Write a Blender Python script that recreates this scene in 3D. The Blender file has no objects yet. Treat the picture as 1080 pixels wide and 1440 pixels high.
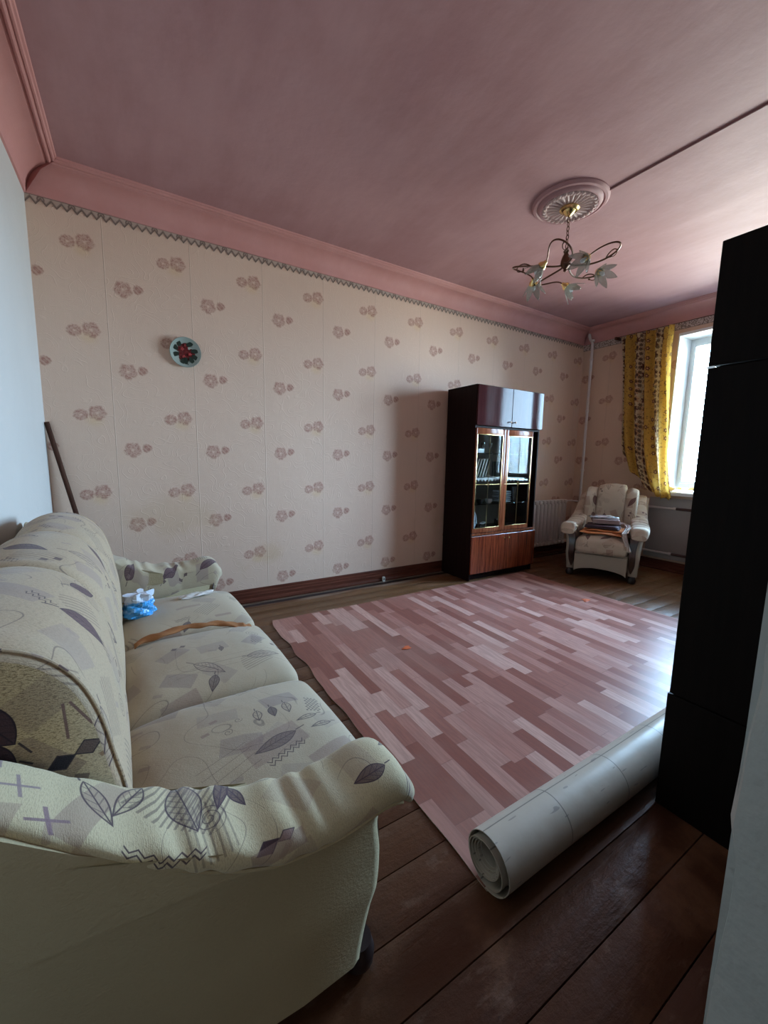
import bpy, bmesh, math, random
from mathutils import Vector, Matrix
PI = math.pi
C = bpy.context.scene.collection
scene = bpy.context.scene
random.seed(7)

# ------------------------------------------------------------------ camera
cam_d = bpy.data.cameras.new('camera'); cam = bpy.data.objects.new('camera', cam_d); C.objects.link(cam)
cam_d.sensor_fit = 'VERTICAL'; cam_d.sensor_height = 24.0
F_PX = 562.97; YAW, PITCH, ROLL = map(math.radians, (31.627, -7.47, 1.013))
cam_d.lens = F_PX / 1440 * 24.0
cam_d.clip_start = 0.02
_f = Vector((math.sin(YAW)*math.cos(PITCH), math.cos(YAW)*math.cos(PITCH), math.sin(PITCH)))
_s = Vector((math.cos(YAW), -math.sin(YAW), 0)); _u = _s.cross(_f)
_s2 = _s*math.cos(ROLL) + _u*math.sin(ROLL); _u2 = -_s*math.sin(ROLL) + _u*math.cos(ROLL)
CAMP = Vector((0.503, 0, 1.25))
M = Matrix((( _s2.x, _u2.x, -_f.x, CAMP.x), (_s2.y, _u2.y, -_f.y, CAMP.y), (_s2.z, _u2.z, -_f.z, CAMP.z), (0, 0, 0, 1)))
cam.matrix_world = M
scene.camera = cam

# ------------------------------------------------------------------ light
scene.view_settings.view_transform = 'Standard'; scene.view_settings.look = 'None'
scene.view_settings.gamma = 1; scene.view_settings.use_curve_mapping = False
scene.view_settings.exposure = 0.0
SKY = 84.0
world = bpy.data.worlds.new('sky'); scene.world = world; world.use_nodes = True
wt = world.node_tree; wt.nodes.clear()
wo = wt.nodes.new('ShaderNodeOutputWorld'); wb = wt.nodes.new('ShaderNodeBackground')
wc = wt.nodes.new('ShaderNodeTexCoord'); wx = wt.nodes.new('ShaderNodeSeparateXYZ'); wr = wt.nodes.new('ShaderNodeValToRGB')
wt.links.new(wc.outputs['Generated'], wx.inputs[0]); wm = wt.nodes.new('ShaderNodeMath'); wm.operation = 'MULTIPLY_ADD'
wm.inputs[1].default_value = .5; wm.inputs[2].default_value = .5
wt.links.new(wx.outputs['Z'], wm.inputs[0]); wt.links.new(wm.outputs[0], wr.inputs[0])
e = wr.color_ramp.elements
e[0].position = .42; e[0].color = (.30, .33, .30, 1)
e[1].position = .53; e[1].color = (.52, .77, 1.0, 1)
n_ = wr.color_ramp.elements.new(1.0); n_.color = (.30, .60, 1.0, 1)
wt.links.new(wr.outputs[0], wb.inputs[0]); wb.inputs[1].default_value = SKY
wt.links.new(wb.outputs[0], wo.inputs[0])

def area(name, loc, rot, sx, sy, power, color, portal=False):
    l = bpy.data.lights.new(name, 'AREA'); l.shape = 'RECTANGLE'; l.size = sx; l.size_y = sy
    l.energy = power; l.color = color
    if portal: l.cycles.is_portal = True
    o = bpy.data.objects.new(name, l); C.objects.link(o); o.location = loc; o.rotation_euler = rot
    return o
# sky portal in the window opening (adds no light of its own)
area('window_portal', (6.16, 1.50, 1.82), (0, PI/2, 0), 1.8, 1.62, 1, (1, 1, 1), True)
# added fill light in the unseen hall, shining through the doorway onto the sofa
area('hall_fill_light', (0.35, -1.98, 1.55), (PI/2, 0, 0), 1.1, 1.5, 6.5, (1, .97, .88))

# ------------------------------------------------------------------ node expressions
class G:
    """tiny expression builder over shader math nodes"""
    def __init__(s, mat): s.t = mat.node_tree
    def m(s, op, *a, clamp=False):
        n = s.t.nodes.new('ShaderNodeMath'); n.operation = op; n.use_clamp = clamp
        for i, v in enumerate(a): s.put(n.inputs[i], v)
        return V(s, n.outputs[0])
    def put(s, inp, v):
        if isinstance(v, V): s.t.links.new(v.s, inp)
        elif isinstance(v, bpy.types.NodeSocket): s.t.links.new(v, inp)
        elif isinstance(v, (tuple, list)): inp.default_value = (*v, 1) if len(v) == 3 and len(inp.default_value) == 4 else v
        else: inp.default_value = v
    def comb(s, x, y=0, z=0):
        n = s.t.nodes.new('ShaderNodeCombineXYZ')
        for i, v in enumerate((x, y, z)): s.put(n.inputs[i], v)
        return n.outputs[0]
    def sep(s, vec):
        n = s.t.nodes.new('ShaderNodeSeparateXYZ'); s.t.links.new(vec, n.inputs[0])
        return [V(s, n.outputs[i]) for i in range(3)]
    def uv(s):
        n = s.t.nodes.new('ShaderNodeUVMap'); n.uv_map = 'UVMap'; return s.sep(n.outputs[0])[:2]
    def obj(s):
        n = s.t.nodes.new('ShaderNodeTexCoord'); return n.outputs['Object']
    def hash(s, x, y, seed):
        n = s.t.nodes.new('ShaderNodeTexWhiteNoise'); n.noise_dimensions = '3D'
        s.t.links.new(s.comb(x, y, seed), n.inputs['Vector']); return V(s, n.outputs['Value'])
    def noise(s, vec, scale, detail=3, rough=.5, col=False):
        n = s.t.nodes.new('ShaderNodeTexNoise'); s.t.links.new(vec, n.inputs['Vector'])
        n.inputs['Scale'].default_value = scale; n.inputs['Detail'].default_value = detail; n.inputs['Roughness'].default_value = rough
        return V(s, n.outputs['Fac'])
    def voro(s, vec, scale, feat='F1'):
        n = s.t.nodes.new('ShaderNodeTexVoronoi'); n.feature = feat; s.t.links.new(vec, n.inputs['Vector'])
        n.inputs['Scale'].default_value = scale; return V(s, n.outputs['Distance'])
    def sm(s, x, a, b):          # smoothstep a..b -> 0..1 (a may be > b)
        n = s.t.nodes.new('ShaderNodeMapRange'); n.interpolation_type = 'SMOOTHSTEP'
        s.put(n.inputs['Value'], x)
        if not isinstance(a, V) and not isinstance(b, V) and a > b:
            n.inputs['From Min'].default_value = b; n.inputs['From Max'].default_value = a
            n.inputs['To Min'].default_value = 1; n.inputs['To Max'].default_value = 0
        else:
            s.put(n.inputs['From Min'], a); s.put(n.inputs['From Max'], b)
        return V(s, n.outputs['Result'])
    def mix(s, f, a, b):
        n = s.t.nodes.new('ShaderNodeMix'); n.data_type = 'RGBA'
        s.put(n.inputs[0], f); s.put(n.inputs[6], a); s.put(n.inputs[7], b); return n.outputs[2]
    def bump(s, h, strength=.3, dist=.01):
        n = s.t.nodes.new('ShaderNodeBump'); s.put(n.inputs['Height'], h)
        n.inputs['Strength'].default_value = strength; n.inputs['Distance'].default_value = dist
        return n.outputs[0]
class V:
    def __init__(s, g, sock): s.g = g; s.s = sock
    def __add__(a, b): return a.g.m('ADD', a, b)
    __radd__ = __add__
    def __sub__(a, b): return a.g.m('SUBTRACT', a, b)
    def __rsub__(a, b): return a.g.m('SUBTRACT', b, a)
    def __mul__(a, b): return a.g.m('MULTIPLY', a, b)
    __rmul__ = __mul__
    def __truediv__(a, b): return a.g.m('DIVIDE', a, b)
    def floor(a): return a.g.m('FLOOR', a)
    def fract(a): return a.g.m('FRACT', a)
    def abs(a): return a.g.m('ABSOLUTE', a)
    def sin(a): return a.g.m('SINE', a)
    def cos(a): return a.g.m('COSINE', a)
    def sqrt(a): return a.g.m('SQRT', a)
    def gt(a, b): return a.g.m('GREATER_THAN', a, b)
    def lt(a, b): return a.g.m('LESS_THAN', a, b)
    def max(a, b): return a.g.m('MAXIMUM', a, b)
    def min(a, b): return a.g.m('MINIMUM', a, b)
    def atan2(a, b): return a.g.m('ARCTAN2', a, b)

MATS = {}
def new_mat(name):
    m = bpy.data.materials.new(name); m.use_nodes = True
    m.node_tree.nodes.clear(); g = G(m)
    out = m.node_tree.nodes.new('ShaderNodeOutputMaterial'); p = m.node_tree.nodes.new('ShaderNodeBsdfPrincipled')
    m.node_tree.links.new(p.outputs[0], out.inputs[0]); g.p = p; g.out = out
    MATS[name] = m
    return m, g
def setp(g, **k):
    for a, b in k.items():
        nm = {'col': 'Base Color', 'rough': 'Roughness', 'metal': 'Metallic', 'normal': 'Normal', 'spec': 'Specular IOR Level',
              'coat': 'Coat Weight', 'coat_rough': 'Coat Roughness', 'ior': 'IOR', 'trans': 'Transmission Weight', 'sheen': 'Sheen Weight'}[a]
        g.put(g.p.inputs[nm], b)
def flat(name, col, rough=.6, metal=0, spec=.5, var=.12, scale=8, bump=0, coat=0):
    m, g = new_mat(name); o = g.obj()
    n = g.noise(o, scale, 4)
    c = g.mix(n, tuple(v*(1-var) for v in col), tuple(min(1, v*(1+var)) for v in col))
    setp(g, col=c, rough=rough, metal=metal, spec=spec, coat=coat)
    if bump: setp(g, normal=g.bump(g.noise(o, scale*12, 4), bump, .004))
    return m

# ---- wallpaper
def flower(g, x, y, cx, cy, R, seed, petals=5):
    dx = x-cx; dy = y-cy
    r = (dx*dx+dy*dy).sqrt(); a = dy.atan2(dx)
    rr = R*(1+0.07*(a*petals+seed).sin()+0.04*(a*11+seed).sin())
    return g.sm(r/rr, 1.0, .66), r/R, a
def wallpaper(name, base, ox=0.0):
    m, g = new_mat(name); u, v = g.uv()
    P = .545; Q = .549
    layers = []
    # pair A: bud left, big bloom right ; pair B: bloom left, bud right
    fx = ((u-ox)/P).fract()*P; fy = (v/Q).fract()*Q
    wob = g.noise(g.comb(u, v), 45, 2)
    shade = g.noise(g.comb(u, v), 90, 3)
    acc = None
    def put(acc, cx, cy, R, seed, pet):
        b, r, a = flower(g, fx+(wob-.5)*.012, fy, cx, cy, R*1.55, seed, pet)
        swirl = g.sm((r*7+(a*3+cx*40).sin()*1.2+shade*16).sin(), -.8, .9)
        k = b*(.34+.34*swirl)*g.sm(r, .0, .30)*(.6+.8*shade)
        return k if acc is None else acc.max(k)
    # in-cell coordinates: A at (0.265, 0.430) (z=2.63 -> fract) ; B at (0.54,0.20)
    acc = put(acc, .195, .420, .030, 1.0, 2); acc = put(acc, .288, .437, .038, 2.0, 5)
    acc = put(acc, .485, .188, .040, 3.0, 5); acc = put(acc, .060, .196, .001, 0.0, 3)
    bx = (fx+.20)  # bud of pair B, kept inside the cell by shifting
    b, r, a = flower(g, ((u-ox+.2)/P).fract()*P, fy, .2+.030, .204, .036, 1.4, 3)
    acc = acc.max(b*(.45+.3*g.sm((r*8+(a*2).sin()*2).sin(), -.4, .6)))
    # pale yellow blush under pair A
    dx = (fx-.27)/.075; dy = (fy-.385)/.06
    blush = g.sm((dx*dx+dy*dy).sqrt(), 1.0, .1)*.35
    big = g.noise(g.comb(u, v), 1.3, 4)
    stripe = g.noise(g.comb(u*1.0, v*.06), 90, 2)
    c = g.mix(big, tuple(k*.93 for k in base), base)
    c = g.mix(stripe*.26, c, (base[0]*.78, base[1]*.74, base[2]*.72))
    c = g.mix(blush, c, (.66, .45, .22))
    c = g.mix(acc*1.1, c, (.34, .135, .10))
    # strip seams every 0.53 m
    s = (((u-.385)/.53).fract()-.5).abs()
    seam = g.sm(s, .494, .4995)
    c = g.mix(seam*.28, c, (.34, .24, .19))
    stain = g.sm(g.noise(g.comb(u, v, 3), 2.2, 5), .56, .72)*g.sm(v, 1.6, .2)*.35
    c = g.mix(stain, c, (.50, .33, .16))
    # embossed scrolls
    w = g.noise(g.comb(u, v), 5.5, 1); w2 = g.noise(g.comb(u, v, 7), 6.5, 2)
    scroll = g.sm(((w*34).sin()).abs(), .30, .0)*g.sm(w2, .38, .5)
    c = g.mix(scroll*.09, c, (.82, .66, .54))
    setp(g, col=c, rough=.62, spec=.3)
    grain = g.noise(g.comb(u*1.6, v*.5), 260, 2)
    h = scroll*.32 + grain*.35 + g.noise(g.comb(u, v), 3.5, 3)*2.2 + seam*1.2 + acc*.3
    setp(g, normal=g.bump(h, .55, .004))
    return m
wallpaper('wallpaper_long', (.73, .525, .405))
wallpaper('wallpaper_window', (.74, .54, .40), .12)

def lace_mat():
    m, g = new_mat('border_print'); u, v = g.uv()      # v = distance below top edge
    P = .155
    x = (u/P).fract(); tri = ((u/(P/3)).fract()-.5).abs()*2     # 0..1..0
    edge = .016+tri*.034
    line1 = g.sm((v-edge).abs(), .0075, .0045)
    line2 = g.sm((v-edge+.009).abs(), .0035, .002)*.6
    top = g.sm(v, .007, .0045)
    dx = (x-.5)*P; dy = v-.020
    r = (dx*dx+dy*dy).sqrt()
    ring = g.sm((r-.016).abs(), .005, .003).max(g.sm(r, .007, .004))
    k = line1.max(line2).max(top).max(ring)
    n = g.noise(g.comb(u, v), 120, 3)
    c = g.mix(k*(.65+.35*n), (.44, .33, .27), (.11, .070, .058))
    setp(g, col=c, rough=.6)
    return m
lace_mat()
def floral_border():
    m, g = new_mat('border_floral'); u, v = g.uv()
    n = g.noise(g.comb(u, v), 38, 3)
    k = g.sm((n*26).sin(), .1, .7)
    c = g.mix(k, (.58, .49, .43), (.20, .15, .12))
    c = g.mix(g.sm(v, .006, .003).max(g.sm(v, .076, .080)), c, (.13, .09, .08))
    setp(g, col=c, rough=.6); return m
floral_border()

def pink(name, c1, c2, streak=True):
    m, g = new_mat(name); o = g.obj()
    n = g.noise(o, 1.1, 5, .6); 
    mp = g.t.nodes.new('ShaderNodeMapping'); g.t.links.new(o, mp.inputs[0]); mp.inputs['Scale'].default_value = (1.6, .35, 1); mp.inputs['Rotation'].default_value = (0, 0, .5)
    s = g.noise(mp.outputs[0], 3.2, 5, .65)
    c = g.mix(g.sm(n*.6+s*.4, .35, .65), c1, c2)
    setp(g, col=c, rough=.6, spec=.3, normal=g.bump(g.noise(o, 1.6, 3)*6+g.noise(o, 26, 3)*.5, .35, .006))
    return m
pink('ceiling_paint', (.39, .20, .205), (.47, .265, .27))
pink('cove_paint', (.54, .25, .23), (.60, .30, .28))

def white_wall(name, col, lump=1.0):
    m, g = new_mat(name); o = g.obj()
    n = g.noise(o, 2.5, 4)
    c = g.mix(n, tuple(k*.9 for k in col), col)
    setp(g, col=c, rough=.55, normal=g.bump(g.noise(o, 9, 4)*2+g.noise(o, 70, 3)*.5, .3*lump, .006)); return m
white_wall('white_paint', (.62, .60, .57)); white_wall('rough_white_paint', (.40, .385, .34), 2.2)
flat('window_white', (.86, .88, .88), .35, var=.04)
white_wall('niche_grey', (.42, .38, .36)); white_wall('hall_paint', (.45, .43, .40))

def boards():
    m, g = new_mat('board_paint'); o = g.obj(); x, y, z = g.sep(o)
    oi = g.t.nodes.new('ShaderNodeObjectInfo'); rnd = V(g, oi.outputs['Random'])
    grain = g.noise(g.comb(x*.8, y*14, rnd*9), 5, 4, .6)
    wear = g.noise(g.comb(x, y, 2), 3.1, 6, .65)
    worn = g.sm(wear, .50, .66)
    far = g.sm(x, 3.4, 4.8).max(g.sm(y, 2.6, 3.0)*.8)                       # lighter, yellower brown by window and long wall; reflected window light painted in
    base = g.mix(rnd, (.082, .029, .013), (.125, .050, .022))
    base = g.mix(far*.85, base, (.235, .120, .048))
    c = g.mix(grain*.6, base, (.045, .018, .011))
    c = g.mix(worn*.7, c, (.20, .092, .045))
    scuff = g.sm(g.noise(g.comb(x*.7, y*1.6, 12), 9, 6, .75), .54, .66)
    c = g.mix(scuff*.4, c, (.19, .115, .08))
    chips = g.sm(g.noise(g.comb(x*1.0, y*2.5, 5), 24, 4, .7), .66, .72)
    c = g.mix(chips*.5, c, (.035, .02, .015))
    edge = g.sm(y, 3.26, 3.30)*g.sm(g.noise(g.comb(x*.6, y*6), 4, 4), .40, .60)
    c = g.mix(edge*.55, c, (.46, .35, .27))
    r = .22+grain*.18+worn*.18
    setp(g, col=c, rough=r, spec=.45, normal=g.bump(g.noise(g.comb(x, y*1.6), 11, 5, .7)*1.6+grain*.5, .40, .006))
boards()

def parquet():
    m, g = new_mat('parquet_print'); x, y, z = g.sep(g.obj())
    W = .0685; L = .74
    xr = (x/W).floor(); xf = (x/W).fract()
    off = g.hash(xr, 0, 1.5)
    yy = y/L+off; yr = yy.floor(); yf = yy.fract()
    sp = .30+.40*g.hash(xr, yr, 4.2)
    second = yf.gt(sp)
    h = g.hash(xr, yr*2+second, 7.7)
    ramp = g.t.nodes.new('ShaderNodeValToRGB'); g.t.links.new(h.s, ramp.inputs[0]); ramp.color_ramp.interpolation = 'CONSTANT'
    el = ramp.color_ramp.elements
    cols = [(0, (.265, .098, .072)), (.25, (.335, .138, .104)), (.46, (.41, .19, .148)), (.66, (.46, .235, .185)), (.86, (.56, .325, .26))]
    el[0].position = 0; el[0].color = (*cols[0][1], 1); el[1].position = cols[1][0]; el[1].color = (*cols[1][1], 1)
    for p_, c_ in cols[2:]:
        k = el.new(p_); k.color = (*c_, 1)
    gr = g.noise(g.comb(x*16, y*1.1, h*11), 6, 4, .6)
    c = g.mix(g.sm(gr, .38, .62)*.30, ramp.outputs[0], (.17, .075, .065))
    joint = g.sm((xf-.5).abs(), .482, .495).max(g.sm((yf-sp).abs(), .0035, .0015)).max(g.sm((yf-.5).abs(), .4965, .499))
    c = g.mix(joint*.35, c, (.14, .06, .05))
    dirt = g.sm(g.noise(g.comb(x, y, 9), 1.7, 5), .48, .68)
    c = g.mix(dirt*.28, c, (.33, .20, .16))
    setp(g, col=c, rough=.27+gr*.10, spec=.09, normal=g.bump(g.noise(g.comb(x, y), 60, 3)*.5+g.noise(g.comb(x, y), 2.2, 3)*3, .22, .004))
parquet()
def lino_back():
    m, g = new_mat('linoleum_back'); u, v = g.uv()
    gx = ((u/.33+.15).fract()-.5).abs(); gy = ((v/.205+.62).fract()-.5).abs()
    ln = g.sm(gx, .492, .496).max(g.sm(gy, .487, .493))
    n = g.noise(g.comb(u, v), 7, 5, .6)
    c = g.mix(n, (.42, .345, .275), (.55, .465, .38))
    c = g.mix(ln*.75, c, (.13, .11, .10))
    tick = g.sm(g.noise(g.comb(u*1, v*5), 13, 1), .70, .72)
    c = g.mix(tick*.5, c, (.17, .15, .15))
    setp(g, col=c, rough=.34, spec=.2, normal=g.bump(g.noise(g.comb(u, v), 9, 4)*1.4, .25, .006))
lino_back()

# ---- upholstery print
def fabric(name, base, ink=(.075, .045, .065), mauve=(.30, .215, .20), dens=1.0, speck=.35, speckcol=(.32, .25, .17), seed=0.0, fixed=(), plane='xy'):
    m, g = new_mat(name); u, v = g.uv()
    wv = g.noise(g.comb(u, v), 420, 2, .7)
    weave = g.noise(g.comb(u*1.0, v*3.2, seed), 150, 2, .7)
    c = g.mix(g.sm(weave, .45, .66)*speck, base, speckcol)
    big = g.noise(g.comb(u, v, seed), 3.0, 3)
    c = g.mix(g.sm(big, .52, .68)*.30, c, (.42, .36, .27))
    def cell(s, sd, jit=.35):
        X = u/s+sd*1.37; Y = v/s+sd*.71
        ix = X.floor(); iy = Y.floor()
        h = g.hash(ix, iy, sd+seed); h2 = g.hash(ix, iy, sd+3.3+seed); h3 = g.hash(ix, iy, sd+5.9+seed)
        a = h2*1.9-.95
        px = (X.fract()-.5+(h3-.5)*jit)*s; py = (Y.fract()-.5+(h2-.5)*jit)*s
        ca = a.cos(); sa = a.sin()
        return px*ca+py*sa, py*ca-px*sa, h, h2, h3
    def leaf(x, y, L, Wd):
        t = x/L; prof = (1-t*t).max(0)*Wd*(1+t*.35)
        d = prof-y.abs()
        body = g.sm(d, 0, .0012)
        outl = body*g.sm(d, .0042, .0026)
        vein = g.sm(y.abs(), .0016, .0008)*(t.abs().lt(.93)).max(0)
        side = g.sm(((y.abs()-x*.9)*420).sin(), .72, .93)*body*.55
        stem = g.sm((y-.004).abs(), .0022, .0011)*(t.gt(1.0))*(t.lt(1.45))
        return body, outl.max(vein*body).max(side).max(stem)
    # mauve patches
    x, y, h, h2, h3 = cell(.155, 11.0+seed, .3)
    patch = g.sm(x.abs(), .056, .054)*g.sm(y.abs(), .034, .032)*h.lt(.55)
    c = g.mix(patch*(.22+.42*h3)*(.5+big), c, mauve)
    # stripes in some patches
    st = g.sm((y*520).sin(), .3, .75)*g.sm(x.abs(), .06, .058)*g.sm(y.abs(), .042, .040)*(h.gt(.55)*h.lt(.72))
    c = g.mix(st*.42, c, ink)
    # big leaves
    x, y, h, h2, h3 = cell(.20, 2.0+seed, .30)
    b, o = leaf(x, y, .070, .024)
    on = h.lt(.62*dens); dark = h3.gt(.50)
    c = g.mix(b*on*dark*.88, c, (mauve[0]*.38, mauve[1]*.28, mauve[2]*.36))
    c = g.mix(b*on*(1-dark)*.35, c, (.40, .30, .24))
    c = g.mix(o*on*.85, c, ink)
    # spirals
    r = (x*x+y*y).sqrt(); a = y.atan2(x)
    sp = g.sm(((r/.011-a/(2*PI)).fract()-.5).abs(), .13, .07)*g.sm(r, .032, .030)
    c = g.mix(sp*(h.gt(.62*dens)*h.lt(.62*dens+.16))*.7, c, ink)
    # small motifs : diamonds, zigzags, little bars
    x, y, h, h2, h3 = cell(.092, 7.0+seed, .22)
    dmd = g.sm((x.fract()*0+((x/.034).fract()-.5).abs()*.034+y.abs()*1.0), .0135, .0125)*g.sm(x.abs(), .040, .039)
    c = g.mix(dmd*h.lt(.10*dens)*.85, c, (.10, .055, .06))
    zz = g.sm((y-(((x/.016).fract()-.5).abs()-.25)*.016).abs(), .0022, .0012)
    zz = zz.max(g.sm((y-.012-(((x/.016).fract()-.5).abs()-.25)*.016).abs(), .0022, .0012))*g.sm(x.abs(), .034, .033)
    c = g.mix(zz*(h.gt(.10)*h.lt(.10+.13*dens))*.75, c, ink)
    bars = g.sm(x.abs(), .016, .0145)*g.sm(y.abs(), .007, .006)
    c = g.mix(bars*(h.gt(.40)*h.lt(.56))*.45, c, mauve)
    # motifs printed at set places (object coordinates of the piece, metres)
    if fixed:
        fo = g.sep(g.obj())
        if plane == 'xy': FX, FY = fo[0], fo[1]
        elif plane == 'xz': FX, FY = fo[0], fo[2]
        else: FX, FY = fo[0], fo[1]+(fo[2]-(.595+(-.05-fo[0]).max(0)*.85))
        def loc(cx, cy, a):
            dx, dy = FX-cx, FY-cy; ca, sa = math.cos(a), math.sin(a)
            return dx*ca+dy*sa, dy*ca-dx*sa
        for f in fixed:
            k = f[0]
            if k == 'leaf':      # cx cy angle length width fill(0..1)
                x, y = loc(*f[1:4]); b, o = leaf(x, y, f[4], f[5])
                c = g.mix(b*f[6], c, (mauve[0]*.30, mauve[1]*.22, mauve[2]*.32)); c = g.mix(o*.9, c, ink)
            elif k == 'dia':     # cx cy r fill
                x, y = loc(f[1], f[2], .35); d = x.abs()*.8+y.abs()*1.1
                c = g.mix(g.sm(d, f[3], f[3]-.002)*.95, c, ink); c = g.mix(g.sm(d, f[3]-.003, f[3]-.005)*.95, c, f[4])
            elif k == 'zig':     # cx cy angle halflength rows
                x, y = loc(*f[1:4]); mk = None
                for q in range(f[5]):
                    l_ = g.sm((y-q*.011-(((x/.020).fract()-.5).abs()-.25)*.022).abs(), .0026, .0014)
                    mk = l_ if mk is None else mk.max(l_)
                c = g.mix(mk*g.sm(x.abs(), f[4], f[4]-.002)*.9, c, ink)
            elif k == 'bar':     # cx cy angle halflength halfwidth colour strength
                x, y = loc(*f[1:4]); c = g.mix(g.sm(x.abs(), f[4], f[4]-.002)*g.sm(y.abs(), f[5], f[5]-.0015)*f[7], c, f[6])
            elif k == 'hatch':
                x, y = loc(*f[1:4]); c = g.mix(g.sm((y*480).sin(), .1, .7)*g.sm(x.abs(), f[4], f[4]-.002)*g.sm(y.abs(), f[5], f[5]-.002)*.55, c, ink)
            elif k == 'spiral':
                x, y = loc(f[1], f[2], 0); r = (x*x+y*y).sqrt(); a = y.atan2(x)
                c = g.mix(g.sm(((r/.008-a/(2*PI)).fract()-.5).abs(), .16, .08)*g.sm(r, f[3], f[3]-.002)*.75, c, ink)
    # thin wandering pen lines
    w = g.noise(g.comb(u, v, seed+4), 3.4, 1)
    pen = g.sm(((w*9).fract()-.5).abs(), .016, .008)*g.sm(g.noise(g.comb(u, v, seed+8), 4.5, 1), .50, .54)
    c = g.mix(pen*.50, c, ink)
    setp(g, col=c, rough=.85, spec=.2, sheen=.15)
    fold = g.noise(g.comb(u, v, seed), 6, 3)
    setp(g, normal=g.bump(weave*.5+wv*.3+fold*3.5, .40, .005))
    return m
INK = (.055, .030, .045); DKP = (.075, .038, .045); MV = (.27, .17, .15)
fabric('sofa_print', (.49, .36, .24), ink=INK, dens=1.15, speck=.50, speckcol=(.25, .18, .12))
fabric('sofa_print_arm', (.48, .395, .275), ink=INK, dens=1.0, speck=.3, seed=6.0)
SEAT = [('bar', .245, -.675, .25, .085, .045, MV, .42), ('leaf', .247, -.676, .28, .068, .022, .55), ('leaf', .237, -.542, 1.45, .030, .014, .08), ('leaf', .282, -.543, 1.5, .030, .014, .75), ('leaf', .327, -.541, 1.5, .032, .015, .18),
        ('zig', .425, -.550, 1.3, .045, 4), ('leaf', .362, -.612, .2, .038, .011, .05), ('leaf', .390, -.655, .2, .038, .011, .05), ('spiral', .182, -.534, .013), ('spiral', .145, -.575, .016), ('zig', .265, -.725, .35, .06, 2),
        ('bar', .38, -.765, .3, .07, .03, MV, .5), ('bar', .11, -.66, .30, .07, .0015, INK, .5), ('bar', .12, -.685, .33, .07, .0015, INK, .5), ('bar', .13, -.71, .36, .07, .0015, INK, .5), ('bar', .14, -.735, .33, .06, .0015, INK, .5), ('bar', .12, -.50, .2, .012, .007, MV, .6), ('bar', .09, -.55, .2, .012, .007, MV, .6),
        ('leaf', .174, -.234, 1.2, .036, .018, .6), ('zig', .407, -.003, 1.3, .04, 4), ('dia', .215, -.325, .020, DKP), ('dia', .25, -.328, .020, DKP), ('dia', .285, -.33, .018, DKP), ('bar', .07, -.29, .3, .06, .04, MV, .45),
        ('bar', .24, -.13, .06, .20, .0016, INK, .55), ('bar', .26, -.16, .04, .20, .0013, INK, .5), ('bar', .22, -.10, .05, .18, .0013, INK, .4), ('leaf', .24, -.04, 1.4, .022, .010, .5),
        ('leaf', .165, .342, 1.1, .034, .018, .7), ('bar', .09, .30, .3, .05, .028, MV, .6), ('bar', .34, .39, .1, .04, .010, MV, .5), ('zig', .45, .62, 1.3, .03, 3), ('bar', .20, .52, .2, .06, .012, MV, .4)]
fabric('sofa_print_seat', (.49, .395, .28), ink=(.10, .07, .07), mauve=(.29, .22, .195), dens=.18, speck=.22, seed=3.0, fixed=SEAT)
fabric('sofa_end_speckle', (.48, .35, .19), ink=(.02, .012, .018), mauve=(.16, .10, .08), dens=.05, speck=.85, speckcol=(.15, .10, .05), seed=9.0, plane='xz', fixed=[
        ('dia', -.218, .712, .019, (.11, .07, .055)), ('dia', -.180, .727, .019, (.012, .008, .012)), ('dia', -.142, .742, .019, (.11, .07, .055)), ('bar', -.17, .80, 1.62, .034, .003, (.14, .07, .06), .9), ('bar', -.148, .808, -1.05, .030, .003, (.14, .07, .06), .9),
        ('leaf', -.268, .835, -1.0, .062, .026, .99), ('leaf', -.272, .775, -.6, .045, .022, .99), ('bar', -.115, .725, .5, .014, .005, (.20, .10, .05), .8), ('bar', -.155, .69, -.3, .012, .006, (.10, .06, .05), .8)])
fabric('sofa_print_near_arm', (.55, .455, .29), ink=INK, mauve=(.30, .20, .16), dens=.12, speck=.42, seed=6.0, plane='arm', fixed=[
        ('leaf', .335, -1.020, .12, .040, .022, .80), ('leaf', .435, -.975, -.1, .020, .009, .25), ('leaf', .41, -.955, .1, .018, .007, .1),
        ('hatch', -.005, -.90, .9, .05, .085), ('leaf', -.005, -.905, 1.75, .066, .030, .30), ('leaf', .06, -.90, 1.2, .045, .016, .85), ('leaf', .085, -.925, 1.9, .035, .012, .85),
        ('zig', -.045, -1.005, -.25, .060, 2), ('dia', .11, -1.065, .020, (.06, .03, .035)), ('dia', .145, -1.058, .016, MV), ('bar', .13, -1.08, .1, .05, .02, MV, .55), ('bar', -.13, -1.03, -.5, .04, .022, (.34, .22, .14), .6),
        ('bar', -.249, -.85, .2, .022, .003, (.25, .18, .19), .9), ('bar', -.249, -.85, 1.75, .022, .003, (.25, .18, .19), .9), ('bar', -.220, -.90, .2, .024, .003, (.25, .18, .19), .9), ('bar', -.220, -.90, 1.75, .024, .003, (.25, .18, .19), .9),
        ('bar', -.185, -.955, .2, .026, .0035, (.22, .14, .16), .9), ('bar', -.185, -.955, 1.75, .026, .0035, (.22, .14, .16), .9), ('leaf', -.13, -.90, 2.0, .05, .016, .12), ('leaf', -.09, -.88, 1.1, .05, .016, .12)])
fabric('chair_print', (.60, .50, .38), ink=(.09, .05, .04), mauve=(.36, .22, .16), dens=1.0, speck=.2, seed=12.0)
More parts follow.
